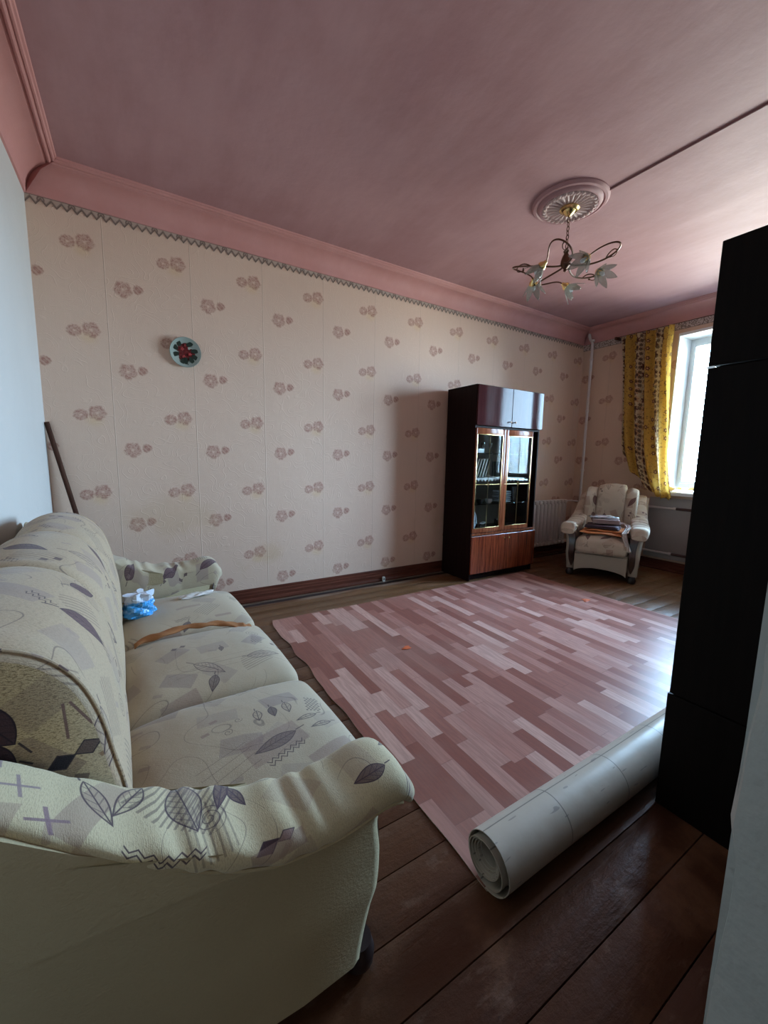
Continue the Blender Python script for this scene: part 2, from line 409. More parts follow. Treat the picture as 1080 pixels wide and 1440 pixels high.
def plainfab(name, col):
    m, g = new_mat(name); o = g.obj()
    w = g.noise(o, 180, 3, .8); b = g.noise(o, 4, 3); x_, y_, z_ = g.sep(o)
    c = g.mix(b, tuple(k*.88 for k in col), col)
    tw = g.noise(g.comb(x_*1.2+z_*.8, y_, z_*2.2-x_*.4), 90, 2)
    setp(g, col=g.mix(w*.35, c, tuple(k*.65 for k in col)), rough=.9, spec=.15, normal=g.bump(w*.6+tw*.8+b*2.5, .4, .004))
plainfab('plain_upholstery', (.44, .36, .225)); plainfab('chair_plain', (.50, .42, .33))

def wood(name, c1, c2, rough=.2, axis='z', coat=.6, scale=1.0):
    m, g = new_mat(name); x, y, z = g.sep(g.obj())
    k = {'z': (9, 9, .5), 'x': (.5, 9, 9), 'y': (9, .5, 9)}[axis]
    v = g.comb(x*k[0]*scale, y*k[1]*scale, z*k[2]*scale)
    n = g.noise(v, 4, 5, .6); n2 = g.noise(v, 14, 3, .6)
    c = g.mix(g.sm(n*.6+n2*.4, .35, .65), c1, c2)
    setp(g, col=c, rough=rough, coat=coat, coat_rough=.03, spec=.5 if coat > .3 else .08, normal=g.bump(n2, .03, .001))
    return m
wood('cabinet_door_wood', (.075, .013, .006), (.235, .048, .018), .22)
wood('cabinet_dark_wood', (.010, .0035, .003), (.016, .006, .005), .5, coat=0)
wood('polished_plum_wood', (.035, .010, .012), (.055, .018, .018), .05, coat=.02)
wood('glass_door_wood', (.13, .035, .015), (.27, .085, .04), .16, coat=.05)
wood('cabinet_back_board', (.40, .34, .30), (.50, .43, .38), .5, coat=0)
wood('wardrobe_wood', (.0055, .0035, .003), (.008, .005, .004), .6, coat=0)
wood('baseboard_paint', (.075, .022, .014), (.13, .042, .026), .35, 'x', .2)
wood('baseboard_paint_y', (.075, .022, .014), (.13, .042, .026), .35, 'y', .2)
wood('chair_inlay', (.03, .014, .01), (.06, .03, .02), .3)
wood('stick_wood', (.05, .022, .015), (.08, .036, .024), .8, 'z', 0)
MATS['stick_wood'].node_tree.nodes['Principled BSDF'].inputs['Coat Weight'].default_value = 0
flat('dark_foot', (.02, .012, .012), .35)
flat('brass', (.80, .58, .25), .22, 1.0, var=.1); flat('bronze', (.13, .07, .045), .35, .9); flat('steel', (.75, .75, .75), .25, 1.0)
flat('radiator_paint', (.68, .63, .60), .35, var=.05); flat('pipe_paint', (.66, .60, .57), .35, var=.06)
flat('pipe_rust', (.06, .03, .025), .6)
flat('plaster_pink', (.60, .44, .42), .6, bump=.1); flat('cable_paint', (.28, .12, .12), .5)
flat('white_lace', (.80, .80, .78), .8); flat('paper', (.62, .58, .50), .8); flat('book_dark', (.05, .07, .06), .6)
flat('porcelain', (.70, .74, .76), .12, var=.03); flat('dark_glass', (.03, .03, .035), .08); flat('cup_dark', (.02, .02, .02), .2)
flat('orange_cloth', (.36, .15, .055), .9, var=.25, scale=25, bump=.5); flat('orange_board', (.62, .23, .08), .7, var=.2)
flat('purple_cloth', (.09, .06, .075), .85, var=.3, bump=.4); flat('pinkish_card', (.34, .24, .22), .7)
flat('white_cloth', (.62, .55, .50), .9, bump=.4); flat('silver_wrap', (.55, .60, .64), .25, .6, var=.5, scale=30)
flat('orange_scrap', (.60, .12, .035), .6); flat('tissue', (.70, .66, .62), .8, var=.1, bump=.4)
flat('plate_enamel', (.30, .35, .31), .12, var=.1); flat('red_enamel', (.12, .006, .008), .3, var=.5, scale=60); flat('green_enamel', (.010, .022, .016), .3); flat('red_light_enamel', (.40, .05, .05), .35)
flat('switch_plastic', (.6, .58, .52), .4)

def glassy(name, tint, gloss, rough=.02):
    m = bpy.data.materials.new(name); m.use_nodes = True; t = m.node_tree; t.nodes.clear(); MATS[name] = m
    o = t.nodes.new('ShaderNodeOutputMaterial'); mx = t.nodes.new('ShaderNodeMixShader'); tr = t.nodes.new('ShaderNodeBsdfTransparent')
    gl = t.nodes.new('ShaderNodeBsdfGlossy'); fr = t.nodes.new('ShaderNodeFresnel'); fr.inputs[0].default_value = gloss
    gl.inputs['Roughness'].default_value = rough; tr.inputs[0].default_value = (*tint, 1)
    t.links.new(fr.outputs[0], mx.inputs[0]); t.links.new(tr.outputs[0], mx.inputs[1]); t.links.new(gl.outputs[0], mx.inputs[2]); t.links.new(mx.outputs[0], o.inputs[0])
glassy('cabinet_glass', (.90, .93, .93), 1.13); glassy('shelf_glass', (.62, .70, .68), 1.7); glassy('window_glass', (.97, .98, .99), 1.45); glassy('clear_glass', (.78, .80, .80), 1.9, .08)

def petal_glass():
    m = bpy.data.materials.new('petal_glass'); m.use_nodes = True; t = m.node_tree; t.nodes.clear(); MATS['petal_glass'] = m
    o = t.nodes.new('ShaderNodeOutputMaterial'); mx = t.nodes.new('ShaderNodeMixShader'); tr = t.nodes.new('ShaderNodeBsdfTransparent')
    p = t.nodes.new('ShaderNodeBsdfPrincipled'); p.inputs['Base Color'].default_value = (.42, .42, .37, 1); p.inputs['Roughness'].default_value = .10
    p.inputs['Transmission Weight'].default_value = .25
    mx.inputs[0].default_value = .58; t.links.new(tr.outputs[0], mx.inputs[1]); t.links.new(p.outputs[0], mx.inputs[2]); t.links.new(mx.outputs[0], o.inputs[0])
petal_glass()

def curtain_mat():
    m, g = new_mat('curtain_print'); u, v = g.uv()      # u across the cloth, v down
    band = ((u/.47)+.02).fract()
    isband = g.sm((band-.15).abs(), .155, .145)
    n = g.noise(g.comb(u, v), 30, 3)
    c = g.mix(isband, g.mix(n, (.56, .33, .055), (.72, .47, .12)), g.mix(n, (.66, .50, .25), (.78, .70, .52)))
    def blooms(s, R, sd, prob):
        X = u/s+sd; Y = v/s+sd*.37
        ix = X.floor(); iy = Y.floor(); h = g.hash(ix, iy, sd)
        px = (X.fract()-.5+(h-.5)*.3)*s; py = (Y.fract()-.5+(g.hash(ix, iy, sd+2)-.5)*.3)*s
        r = (px*px+py*py).sqrt(); a = py.atan2(px)
        k = g.sm(r/(R*(1+.22*(a*6+h*9).sin())), 1, .85)
        return k*h.lt(prob), r/R, h
    k, r, h = blooms(.105, .040, 2.0, .95)
    fl = g.mix(g.sm(r, .35, .55), (.05, .018, .02), g.mix(h.gt(.5), (.60, .38, .20), (.16, .06, .05)))
    c = g.mix(k*isband*.95, c, fl)
    k, r, h = blooms(.055, .021, 5.0, .85)
    c = g.mix(k*isband*.8, c, (.09, .04, .03))
    k, r, h = blooms(.10, .024, 9.0, .62)
    fl = g.mix(g.sm(r, .3, .5), (.62, .40, .20), (.10, .03, .035))
    c = g.mix(k*(1-isband)*.9, c, fl)
    sprig = g.sm(g.noise(g.comb(u, v, 5), 42, 2), .60, .64)
    c = g.mix(sprig*.7, c, (.20, .10, .035))
    tr = g.t.nodes.new('ShaderNodeBsdfTranslucent'); g.t.links.new(c, tr.inputs[0])
    mx = g.t.nodes.new('ShaderNodeMixShader'); mx.inputs[0].default_value = .42
    setp(g, col=c, rough=.8, spec=.2, normal=g.bump(g.noise(g.comb(u, v), 12, 3), .2, .01))
    g.t.links.new(g.p.outputs[0], mx.inputs[1]); g.t.links.new(tr.outputs[0], mx.inputs[2]); g.t.links.new(mx.outputs[0], g.out.inputs[0])
curtain_mat()
def bag_mat():
    m, g = new_mat('blue_bag_print'); u, v = g.uv()
    n = g.noise(g.comb(u, v), 22, 3)
    k = g.sm(v+(n-.5)*.03, .075, .085)
    c = g.mix(k, (.06, .34, .72), (.62, .68, .78))
    w = g.sm((g.noise(g.comb(u, v), 40, 2)*20).sin(), .5, .9)*(1-k)
    setp(g, col=g.mix(w*.5, c, (.35, .55, .80)), rough=.25, normal=g.bump(n, .5, .01))
bag_mat()

# ------------------------------------------------------------------ mesh helpers
def link(name, me, mat=None, parent=None):
    o = bpy.data.objects.new(name, me); C.objects.link(o)
    if mat is not None:
        for k in (mat if isinstance(mat, (list, tuple)) else [mat]): me.materials.append(MATS[k])
    if parent is not None: o.parent = parent
    return o
def finish(bm, name, mat, parent=None, smooth=True, angle=40):
    me = bpy.data.meshes.new(name); bmesh.ops.recalc_face_normals(bm, faces=bm.faces) if not bm.get('keep') else None
    bm.to_mesh(me); bm.free()
    if smooth:
        me.polygons.foreach_set('use_smooth', [True]*len(me.polygons)); me.set_sharp_from_angle(angle=math.radians(angle))
    return link(name, me, mat, parent)
class BM:
    """collects shapes, links them as one mesh object"""
    def __init__(s): s.v = []; s.f = []; s.mi = []; s.uv = []
    def add(s, vs, fs, uvs=None, mi=0):
        b = len(s.v); s.v += [tuple(p) for p in vs]
        for i, f in enumerate(fs):
            s.f.append([b+k for k in f]); s.mi.append(mi)
            s.uv.append(uvs[i] if uvs else [(0, 0)]*len(f))
    def box(s, x0, x1, y0, y1, z0, z1, bev=0.0, mi=0, M=None):
        b = min(bev, abs(x1-x0)/2.01, abs(y1-y0)/2.01, abs(z1-z0)/2.01)
        if b <= 0:
            vs = [(x, y, z) for z in (z0, z1) for x, y in ((x0, y0), (x1, y0), (x1, y1), (x0, y1))]
            fs = [(3, 2, 1, 0), (4, 5, 6, 7), (0, 1, 5, 4), (1, 2, 6, 5), (2, 3, 7, 6), (3, 0, 4, 7)]
        else:
            t = bmesh.new(); bmesh.ops.create_cube(t, size=1)
            for v in t.verts: v.co = Vector(((x0+x1)/2+v.co.x*(x1-x0), (y0+y1)/2+v.co.y*(y1-y0), (z0+z1)/2+v.co.z*(z1-z0)))
            bmesh.ops.bevel(t, geom=list(t.edges), offset=b, segments=2, affect='EDGES', profile=.5)
            vs = [v.co.copy() for v in t.verts]; fs = [[v.index for v in f.verts] for f in t.faces]
            t.verts.index_update(); fs = [[v.index for v in f.verts] for f in t.faces]; t.free()
        if M is not None: vs = [M @ Vector(p) for p in vs]
        s.add(vs, fs, [[(vs[k][0]+vs[k][1], vs[k][2]+vs[k][1]*.0) for k in f] for f in fs], mi); return s
    def loft(s, rings, closed=True, cap=True, mi=0, capmi=None, uvo=(0, 0)):
        n = len(rings[0]); vs = [p for r in rings for p in r]
        fs = []; uvs = []
        # arc lengths
        us = []
        for r in rings:
            a = [0]
            for k in range(1, n+1): a.append(a[-1]+(Vector(r[k % n])-Vector(r[k-1])).length)
            us.append(a)
        def cen(r): return sum((Vector(p) for p in r), Vector())/len(r)
        vv = [0]
        for k in range(1, len(rings)): vv.append(vv[-1]+(cen(rings[k])-cen(rings[k-1])).length)
        for i in range(len(rings)-1):
            for j in range(n if closed else n-1):
                j2 = (j+1) % n
                fs.append((i*n+j, i*n+j2, (i+1)*n+j2, (i+1)*n+j))
                uvs.append([(us[i][j]+uvo[0], vv[i]+uvo[1]), (us[i][j+1]+uvo[0], vv[i]+uvo[1]), (us[i+1][j+1]+uvo[0], vv[i+1]+uvo[1]), (us[i+1][j]+uvo[0], vv[i+1]+uvo[1])])
        s.add(vs, fs, uvs, mi)
        if cap and closed:
            for r in (rings[0], rings[-1]):
                c = cen(r); R = [c+(Vector(p)-c) for p in r]
                # planar uv
                e1 = (Vector(r[0])-c).normalized(); nn = Vector((0, 0, 0))
                for k in range(n): nn += (Vector(r[k])-c).cross(Vector(r[(k+1) % n])-c)
                nn = nn.normalized() if nn.length > 1e-12 else Vector((0, 0, 1))
                ax = max(range(3), key=lambda q: abs(nn[q])); oth = [q for q in range(3) if q != ax]
                vs = [c]+R; fs = [(0, k+1, (k+1) % n+1) for k in range(n)]
                s.add(vs, fs, [[(vs[k][oth[0]]+.37, vs[k][oth[1]]+.11) for k in f] for f in fs], mi if capmi is None else capmi)
        return s
    def tube(s, pts, rad, seg=8, cap=True, mi=0):
        pts = [Vector(p) for p in pts]; rings = []
        rads = rad if isinstance(rad, (list, tuple)) else [rad]*len(pts)
        up = Vector((0, 0, 1)); prev = None
        for i, p in enumerate(pts):
            t = (pts[min(i+1, len(pts)-1)]-pts[max(i-1, 0)])
            t = t.normalized() if t.length > 1e-9 else Vector((0, 0, 1))
            if prev is None:
                a = t.cross(up); a = a if a.length > 1e-3 else t.cross(Vector((1, 0, 0)))
            else: a = prev-t*prev.dot(t)
            a.normalize(); prev = a; b = t.cross(a)
            rings.append([p+(a*math.cos(k*2*PI/seg)+b*math.sin(k*2*PI/seg))*rads[i] for k in range(seg)])
        return s.loft(rings, cap=cap, mi=mi)
    def lathe(s, prof, cen=(0, 0, 0), seg=32, M=None, cap=True, mi=0, mod=None):
        rings = []
        for r, z in prof:
            ring = []
            for k in range(seg):
                a = k*2*PI/seg; rr = r*(mod(a, r, z) if mod else 1)
                p = Vector((rr*math.cos(a), rr*math.sin(a), z))
                if M is not None: p = M @ p
                ring.append(p+Vector(cen))
            rings.append(ring)
        return s.loft(rings, cap=cap, mi=mi)
    def build(s, name, mat, parent=None, smooth=True, angle=40, fix=True):
        me = bpy.data.meshes.new(name); me.from_pydata(s.v, [], s.f)
        ul = me.uv_layers.new(name='UVMap')
        flat_uv = [c for f in s.uv for uvp in f for c in uvp]
        ul.data.foreach_set('uv', flat_uv); me.polygons.foreach_set('material_index', s.mi)
        if fix:
            bm = bmesh.new(); bm.from_mesh(me)
            bmesh.ops.remove_doubles(bm, verts=bm.verts, dist=1e-5)
            bmesh.ops.recalc_face_normals(bm, faces=bm.faces); bm.to_mesh(me); bm.free()
        if smooth:
            me.polygons.foreach_set('use_smooth', [True]*len(me.polygons)); me.set_sharp_from_angle(angle=math.radians(angle))
        me.update()
        return link(name, me, mat, parent)
def box(name, mat, dims, parent=None, bev=.002, **k):
    k.setdefault('angle', 12); return BM().box(*dims, bev=bev).build(name, mat, parent, **k)
def tag(o, label=None, cat=None, group=None, kind=None):
    if label: o['label'] = label
    if cat: o['category'] = cat
    if group: o['group'] = group
    if kind: o['kind'] = kind
    return o
def empty(name, loc, rz=0, label=None, cat=None, group=None):
    o = bpy.data.objects.new(name, None); C.objects.link(o); o.empty_display_size = .1
    o.location = loc; o.rotation_euler = (0, 0, rz); return tag(o, label, cat, group)
def copy_tree(o, parent=None):
    c = o.copy(); C.objects.link(c)
    if parent is not None: c.parent = parent
    for ch in list(o.children): copy_tree(ch, c)
    return c
def struct(o): o['kind'] = 'structure'; return o
def interp(xs, ys, x):
    if x <= xs[0]: return ys[0]
    for i in range(1, len(xs)):
        if x <= xs[i]:
            t = (x-xs[i-1])/(xs[i]-xs[i-1]); return ys[i-1]+(ys[i]-ys[i-1])*t
    return ys[-1]
def sinterp(xs, ys, x):        # smooth (catmull) interpolation
    if x <= xs[0]: return ys[0]
    if x >= xs[-1]: return ys[-1]
    for i in range(1, len(xs)):
        if x <= xs[i]:
            h = xs[i]-xs[i-1]; t = (x-xs[i-1])/h
            m0 = (ys[i]-ys[max(i-2, 0)])/(xs[i]-xs[max(i-2, 0)])*h; m1 = (ys[min(i+1, len(xs)-1)]-ys[i-1])/(xs[min(i+1, len(xs)-1)]-xs[i-1])*h
            return (2*t**3-3*t*t+1)*ys[i-1]+(t**3-2*t*t+t)*m0+(-2*t**3+3*t*t)*ys[i]+(t**3-t*t)*m1

# ------------------------------------------------------------------ room
W = 3.468; L = 5.81; H = 3.0; HB = 2.842; NY = .09
WY0, WY1, WZ0, WZ1 = .70, 2.32, .93, 2.72      # window opening

def uvquad(b, pts, uvs, mi=0): b.add(pts, [tuple(range(len(pts)))], [uvs], mi)
# floor: sub-floor slab and individual painted boards
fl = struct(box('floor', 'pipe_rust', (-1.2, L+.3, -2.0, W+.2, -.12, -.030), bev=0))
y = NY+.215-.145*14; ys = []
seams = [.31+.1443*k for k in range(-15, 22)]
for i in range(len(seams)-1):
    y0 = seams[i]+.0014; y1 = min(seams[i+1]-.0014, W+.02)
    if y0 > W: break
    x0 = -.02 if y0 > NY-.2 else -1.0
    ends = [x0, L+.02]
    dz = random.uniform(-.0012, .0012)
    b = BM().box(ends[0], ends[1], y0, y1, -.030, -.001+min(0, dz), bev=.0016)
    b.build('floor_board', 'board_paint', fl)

# walls
b = BM(); t = .2
uvquad(b, [(0, W, -.03), (L, W, -.03), (L, W, H+.1), (0, W, H+.1)], [(0, -.03), (L, -.03), (L, H+.1), (0, H+.1)])
b.box(-.2, L+.5, W+.001, W+t, -.1, H+.2)
wp = struct(b.build('wall_back', 'wallpaper_long', fix=False, smooth=False))
# window wall with opening, reveal depth .34
b = BM()
def wq(y0, y1, z0, z1): uvquad(b, [(L, y1, z0), (L, y0, z0), (L, y0, z1), (L, y1, z1)], [(W-y1, z0), (W-y0, z0), (W-y0, z1), (W-y1, z1)])
wq(WY1, W, -.03, H+.1); wq(-.05, WY0, -.03, H+.1); wq(WY0, WY1, WZ1, H+.1); wq(WY0, WY1, -.03, WZ0)
D = .36
for (y0, y1, z0, z1) in ((WY1, W+.2, -.1, H+.2), (-.05, WY0, -.1, H+.2), (WY0, WY1, WZ1, H+.2), (WY0, WY1, -.1, WZ0-.001)):
    b.box(L+.001, L+D, y0, y1, z0, z1, mi=1)
struct(b.build('wall_right', ['wallpaper_window', 'window_white'], fix=False, smooth=False))
# reveal lining (plaster painted white)
b = BM()
b.box(L-.002, L+D, WY1-.012, WY1, WZ0, WZ1); b.box(L-.002, L+D, WY0, WY0+.012, WZ0, WZ1); b.box(L-.002, L+D, WY0+.012, WY1-.012, WZ1-.03, WZ1)
struct(b.build('trim_5', 'window_white', smooth=False))
# left white wall, near wall with the doorway, hall
struct(box('wall_left', 'white_paint', (-.2, 0, -.1, W, -.1, H+.2), bev=0, smooth=False))
b = BM(); b.box(.874, L+.3, -.10, NY, -.1, H+.2); b.box(-.2, .874, -.10, NY, 2.15, H+.2)
struct(b.build('wall_front', 'rough_white_paint', smooth=False))
# uneven plaster edge of the doorway, right beside the camera
rings = []
for k in range(60):
    z = k*2.15/59; dx = .003*math.sin(z*23)+.002*math.sin(z*61+1); dy = .0018*math.sin(z*37+2)+.0012*math.sin(z*90)
    pr = [(.870+dx, -.12), (.868+dx, .02), (.867+dx, NY-.016), (.871+dx, NY-.004+dy), (.882+dx, NY+.001+dy), (1.0, NY+.002), (1.0, -.12)]
    rings.append([Vector((px, py, z)) for px, py in pr])
struct(BM().loft(rings).build('trim_6', 'rough_white_paint'))
b = BM(); b.box(-1.2, -1.0, -2.0, -.1, -.1, H+.2); b.box(-1.0, -.2, -.1, 0, -.1, H+.2)
b.box(-1.2, 3.2, -2.2, -2.0, -.1, H+.2); b.box(3.0, 3.2, -2.0, -.1, -.1, H+.2)
struct(b.build('wall_hall', 'hall_paint', smooth=False))
struct(box('ceiling', 'ceiling_paint', (-1.2, L+.5, -2.2, W+.2, H, H+.2), bev=0, smooth=False))

# cove cornices: profile (distance from wall, z) with a ridged moulding at its foot on the ceiling
prof = [(0, HB-.004), (.010, HB), (.012, HB+.012)]
for k in range(9):
    a = k/8*PI/2; prof.append((.012+.118*(1-math.cos(a)), HB+.012+.118*math.sin(a)))
prof += [(.134, H-.022), (.140, H-.014), (.146, H-.026), (.154, H-.030), (.162, H-.026), (.165, H-.018), (.171, H-.024), (.178, H-.024), (.182, H-.012), (.190, H-.010), (.194, H+.002)]
def cove(name, p0, p1, inward, m0, m1, mat='cove_paint'):
    p0 = Vector(p0); p1 = Vector(p1); d = (p1-p0).normalized(); n = Vector(inward); N = 40; rings = []
    for i in range(N+1):
        r = []
        for q, z in prof:
            a = p0+d*q*m0; c = p1-d*q*m1; pt = a+(c-a)*(i/N)+n*q
            r.append(Vector((pt.x, pt.y, z+.0015*math.sin(i*.9+q*20))))
        r = r+[Vector((r[-1].x, r[-1].y, H+.01)), Vector(((p0+(p1-p0)*i/N).x, (p0+(p1-p0)*i/N).y, H+.01))]
        rings.append(r)
    return struct(BM().loft(rings, closed=True, cap=True).build(name, mat, angle=25))
cove('trim_1', (0, NY, 0), (0, W, 0), (1, 0, 0), 1, 1)
cove('trim_2', (0, W, 0), (L, W, 0), (0, -1, 0), 1, 1)
cove('trim_3', (L, W, 0), (L, NY, 0), (-1, 0, 0), 1, 1)
cove('trim_4', (L, NY, 0), (0, NY, 0), (0, 1, 0), 1, 1)

# wallpaper border under the cove: zigzag cut edge on the long wall, straight floral on the window wall
bd = empty('wallpaper_border', (0, W, HB), 0, 'brown paper lace border with zigzag lower edge along long papered wall', 'border')
N = int(L/.02583); b = BM(); P3 = .155/3
vs = []; fs = []; uvs = []
n = int(L/(P3/2))
for k in range(n+1):
    x = k*P3/2; tri = abs(((x/P3+1e-6) % 1)-.5)*2; e_ = .016+tri*.034+.007
    vs += [(x, -.003, 0), (x, -.003, -e_)]
for k in range(n):
    a = k*2; fs.append((a, a+1, a+3, a+2)); uvs.append([(vs[q][0], -vs[q][2]) for q in (a, a+1, a+3, a+2)])
b.add(vs, fs, uvs); b.build('zigzag_strip', 'border_print', bd, smooth=False)
bd2 = empty('wallpaper_border', (L, W, HB), 0, 'floral paper border strip on window wall above curtain', 'border')
b = BM(); y1 = -(W-NY)
b.add([(-.003, 0, 0), (-.003, y1, 0), (-.003, y1, -.082), (-.003, 0, -.082)], [(0, 1, 2, 3)], [[(0, 0), (-y1, 0), (-y1, .082), (0, .082)]])
b.build('floral_strip', 'border_floral', bd2, smooth=False)

# baseboards with moulded profile
bprof = [(.0, .115), (.008, .115), (.012, .106), (.012, .092), (.018, .086), (.018, .066), (.024, .060), (.024, .034), (.034, .028), (.040, .014), (.040, 0), (0, 0)]
def baseboard(name, p0, p1, n, mat):
    r = [[Vector((p[0]+n[0]*q, p[1]+n[1]*q, z)) for q, z in bprof] for p in (p0, p1)]
    struct(BM().loft(r).build(name, mat, angle=20))
baseboard('baseboard_back', (0, W), (L, W), (0, -1), 'baseboard_paint')
baseboard('baseboard_right', (L, W), (L, NY), (-1, 0), 'baseboard_paint_y')
baseboard('baseboard_left', (0, W), (0, NY), (1, 0), 'baseboard_paint_y')

# window
wf = bpy.data.objects.new('window_1', None); C.objects.link(wf); wf.location = (L+.29, 0, 0); struct(wf)
def fr(name, y0, y1, z0, z1, x0=0, x1=.06, mat='window_white'): return box(name, mat, (x0, x1, y0, y1, z0, z1), wf, .004)
zt = WZ1-.03; ya, yb = WY0+.012, WY1-.012; zb = WZ0+.04
fr('frame_jamb', ya, ya+.035, zb, zt); fr('frame_jamb', yb-.035, yb, zb, zt); fr('frame_head', ya+.035, yb-.035, zt-.06, zt); fr('frame_sill', ya+.035, yb-.035, zb, zb+.06)
ym = (ya+yb)/2; fr('mullion', ym-.035, ym+.035, zb+.06, zt-.06); ztr = zt-.48
for (p, q) in ((ya+.035, ym-.035), (ym+.035, yb-.035)):
    for (r, s) in ((zb+.06, zt-.06),):
        s_ = fr('sash', p, q, r, s, .01, .012, 'window_glass'); s_.name = 'pane'
        b = BM(); w = .022
        b.box(-.008, .045, p+.002, p+w, r+.002, s-.002); b.box(-.008, .045, q-w, q-.002, r+.002, s-.002)
        b.box(-.008, .045, p+w, q-w, r+.002, r+w); b.box(-.008, .045, p+w, q-w, s-w, s-.002)
        b.build('sash', 'window_white', wf, smooth=False)
sill = box('window_sill', 'window_white', (L-.10-.0, L+.345, WY0-.06, WY1+.03, WZ0-.035, WZ0+.004), None, .006); struct(sill)
# painted grey recess panel under the window
b = BM(); b.box(L-.012, L, NY+.3, 2.44, .20, .86, bev=.002)
struct(b.build('trim_7', 'niche_grey'))
b = BM(); b.box(L-.05, L, NY+.3, 2.44, .145, .205, bev=.01); struct(b.build('trim_8', 'niche_grey'))

# ------------------------------------------------------------------ heating pipes and radiators
rz = empty('heating_riser_pipe', (L-.06, 3.31, 0), 0, 'white painted vertical heating pipe in the room corner beside armchair', 'pipe')
pts = [(0, .04, 3.0), (0, .04, 2.94), (0, .025, 2.88), (0, 0, 2.84), (0, 0, 2.4), (0, 0, 1.2), (0, 0, 0.0)]
BM().tube([(0, .05, 3.005), (0, .05, 2.93), (0, .04, 2.89), (0, .01, 2.85), (0, 0, 2.82), (0, 0, .0)], .017, 14).build('pipe', 'pipe_paint', rz)
for z in (2.86, 2.62, 1.95, 1.15):
    BM().lathe([(.017, z-.014), (.023, z-.012), (.023, z+.012), (.017, z+.014)], seg=14).build('coupling', 'pipe_paint', rz)
def radiator(loc, rot, n, w, label, group='white sectional radiators'):
    r = empty('radiator', loc, rot, label, 'radiator', group)
    sec = None
    for k in range(n):
        if sec is None:
            b = BM(); b.box(.002, w-.002, .02, .09, .06, .56, bev=.012); b.box(.006, w-.006, .0, .10, .0, .05, bev=.014); b.box(.006, w-.006, .0, .10, .56, .61, bev=.014)
            b.box(w/2-.004, w/2+.004, .0, .03, .05, .56)
            for q in range(3): b.box(.010, w-.010, .012, .088, .565+q*.012, .570+q*.012)
            sec = b.build('section', 'radiator_paint', r)
        else:
            c = sec.copy(); C.objects.link(c); c.parent = r; c.location = (k*w, 0, 0)
    return r
radiator((4.86, W-.125, .14), 0, 9, .075, 'white sectional radiator on papered wall behind display cabinet', None)
radiator((L-.155, 1.93, .17), -PI/2, 11, .075, 'white sectional radiator under the window behind wardrobe', None)
pp = empty('heating_pipe', (L-.06, 3.31, .73), 0, 'short white feed pipes from corner riser to radiator behind armchair', 'pipe')
BM().tube([(-.02, .02, -.01), (-.10, .05, 0), (-.27, .075, 0)], .011, 10).build('pipe', 'pipe_paint', pp)
BM().tube([(-.02, .02, -.55), (-.10, .05, -.545), (-.27, .075, -.54)], .011, 10).build('pipe', 'pipe_paint', pp)
for dz in (0, -.54): BM().tube([(-.20, .072, dz), (-.245, .075, dz)], .019, 8).build('nut', 'pipe_paint', pp)
for z, lb in ((.745, 'upper horizontal white heating pipe under window behind armchair arm'), (.215, 'lower horizontal white heating pipe under window near baseboard')):
    hp = empty('heating_pipe', (L-.06, 3.0, z), 0, lb, 'pipe', None)
    BM().tube([(0, .30, 0), (0, -.10, 0), (0, -.84, 0)], .012, 10).build('pipe', 'pipe_paint', hp)
    BM().tube([(0, -.84, 0), (0, -.87, 0)], .017, 10).build('coupling', 'pipe_paint', hp)
    BM().tube([(0, -.87, 0), (0, -1.0, 0), (0, -1.05, 0)], .015, 10).build('valve', 'pipe_rust', hp)

# ------------------------------------------------------------------ curtain
cr = empty('curtain', (L-.10, 2.92, 2.80), 0, 'yellow floral curtain gathered at left side of window, hem lifted onto sill', 'curtain')
NS, NT = 150, 90; vs = []; fs = []; uvs = []
for j in range(NT+1):
    t = j/NT
    for i in range(NS+1):
        s = i/NS
        hem = -1.93 + .50*(1-s)**3.4 - .02*s
        if s > .86: hem += .0
        z = hem*t
        lz = -z
        yl = -.02-.12*min(1, lz/1.5); yr = -.60-.05*math.sin(min(1, lz/1.9)*PI)*0-.16*max(0, (lz-.2)/1.8)**1.3
        sq = max(0, (lz-1.25)/.68)
        y_ = yl+(yr-yl)*(s**1.0)
        y_ += -.28*(sq**2)*(1-s)*.9          # left hem swings towards the sill
        amp = .036*(1-.35*sq)*(1.0 if lz > .05 else .7)
        ph = s*2*PI*5+.8*math.sin(t*2.2+s*3)
        x_ = math.sin(ph)*amp+.010*math.sin(ph*2.3+t*5)-.01
        y_ += .012*math.cos(ph*1.0+1.2)+.008*math.sin(t*9+s*14)*t
        x_ += -.03*sq*math.sin(s*9+t*7)*.8
        z_ = z+.010*sq*math.sin(s*40)+.012*math.sin(s*2*PI*6.5)*.3*(t < .02)
        vs.append((x_, y_, z_))
for j in range(NT):
    for i in range(NS):
        a = j*(NS+1)+i; q = (a, a+1, a+NS+2, a+NS+1); fs.append(q)
        uvs.append([((k % (NS+1))/NS*1.35, (k//(NS+1))/NT*1.9) for k in q])
b = BM(); b.add(vs, fs, uvs); cu = b.build('curtain_cloth', 'curtain_print', cr, fix=False)
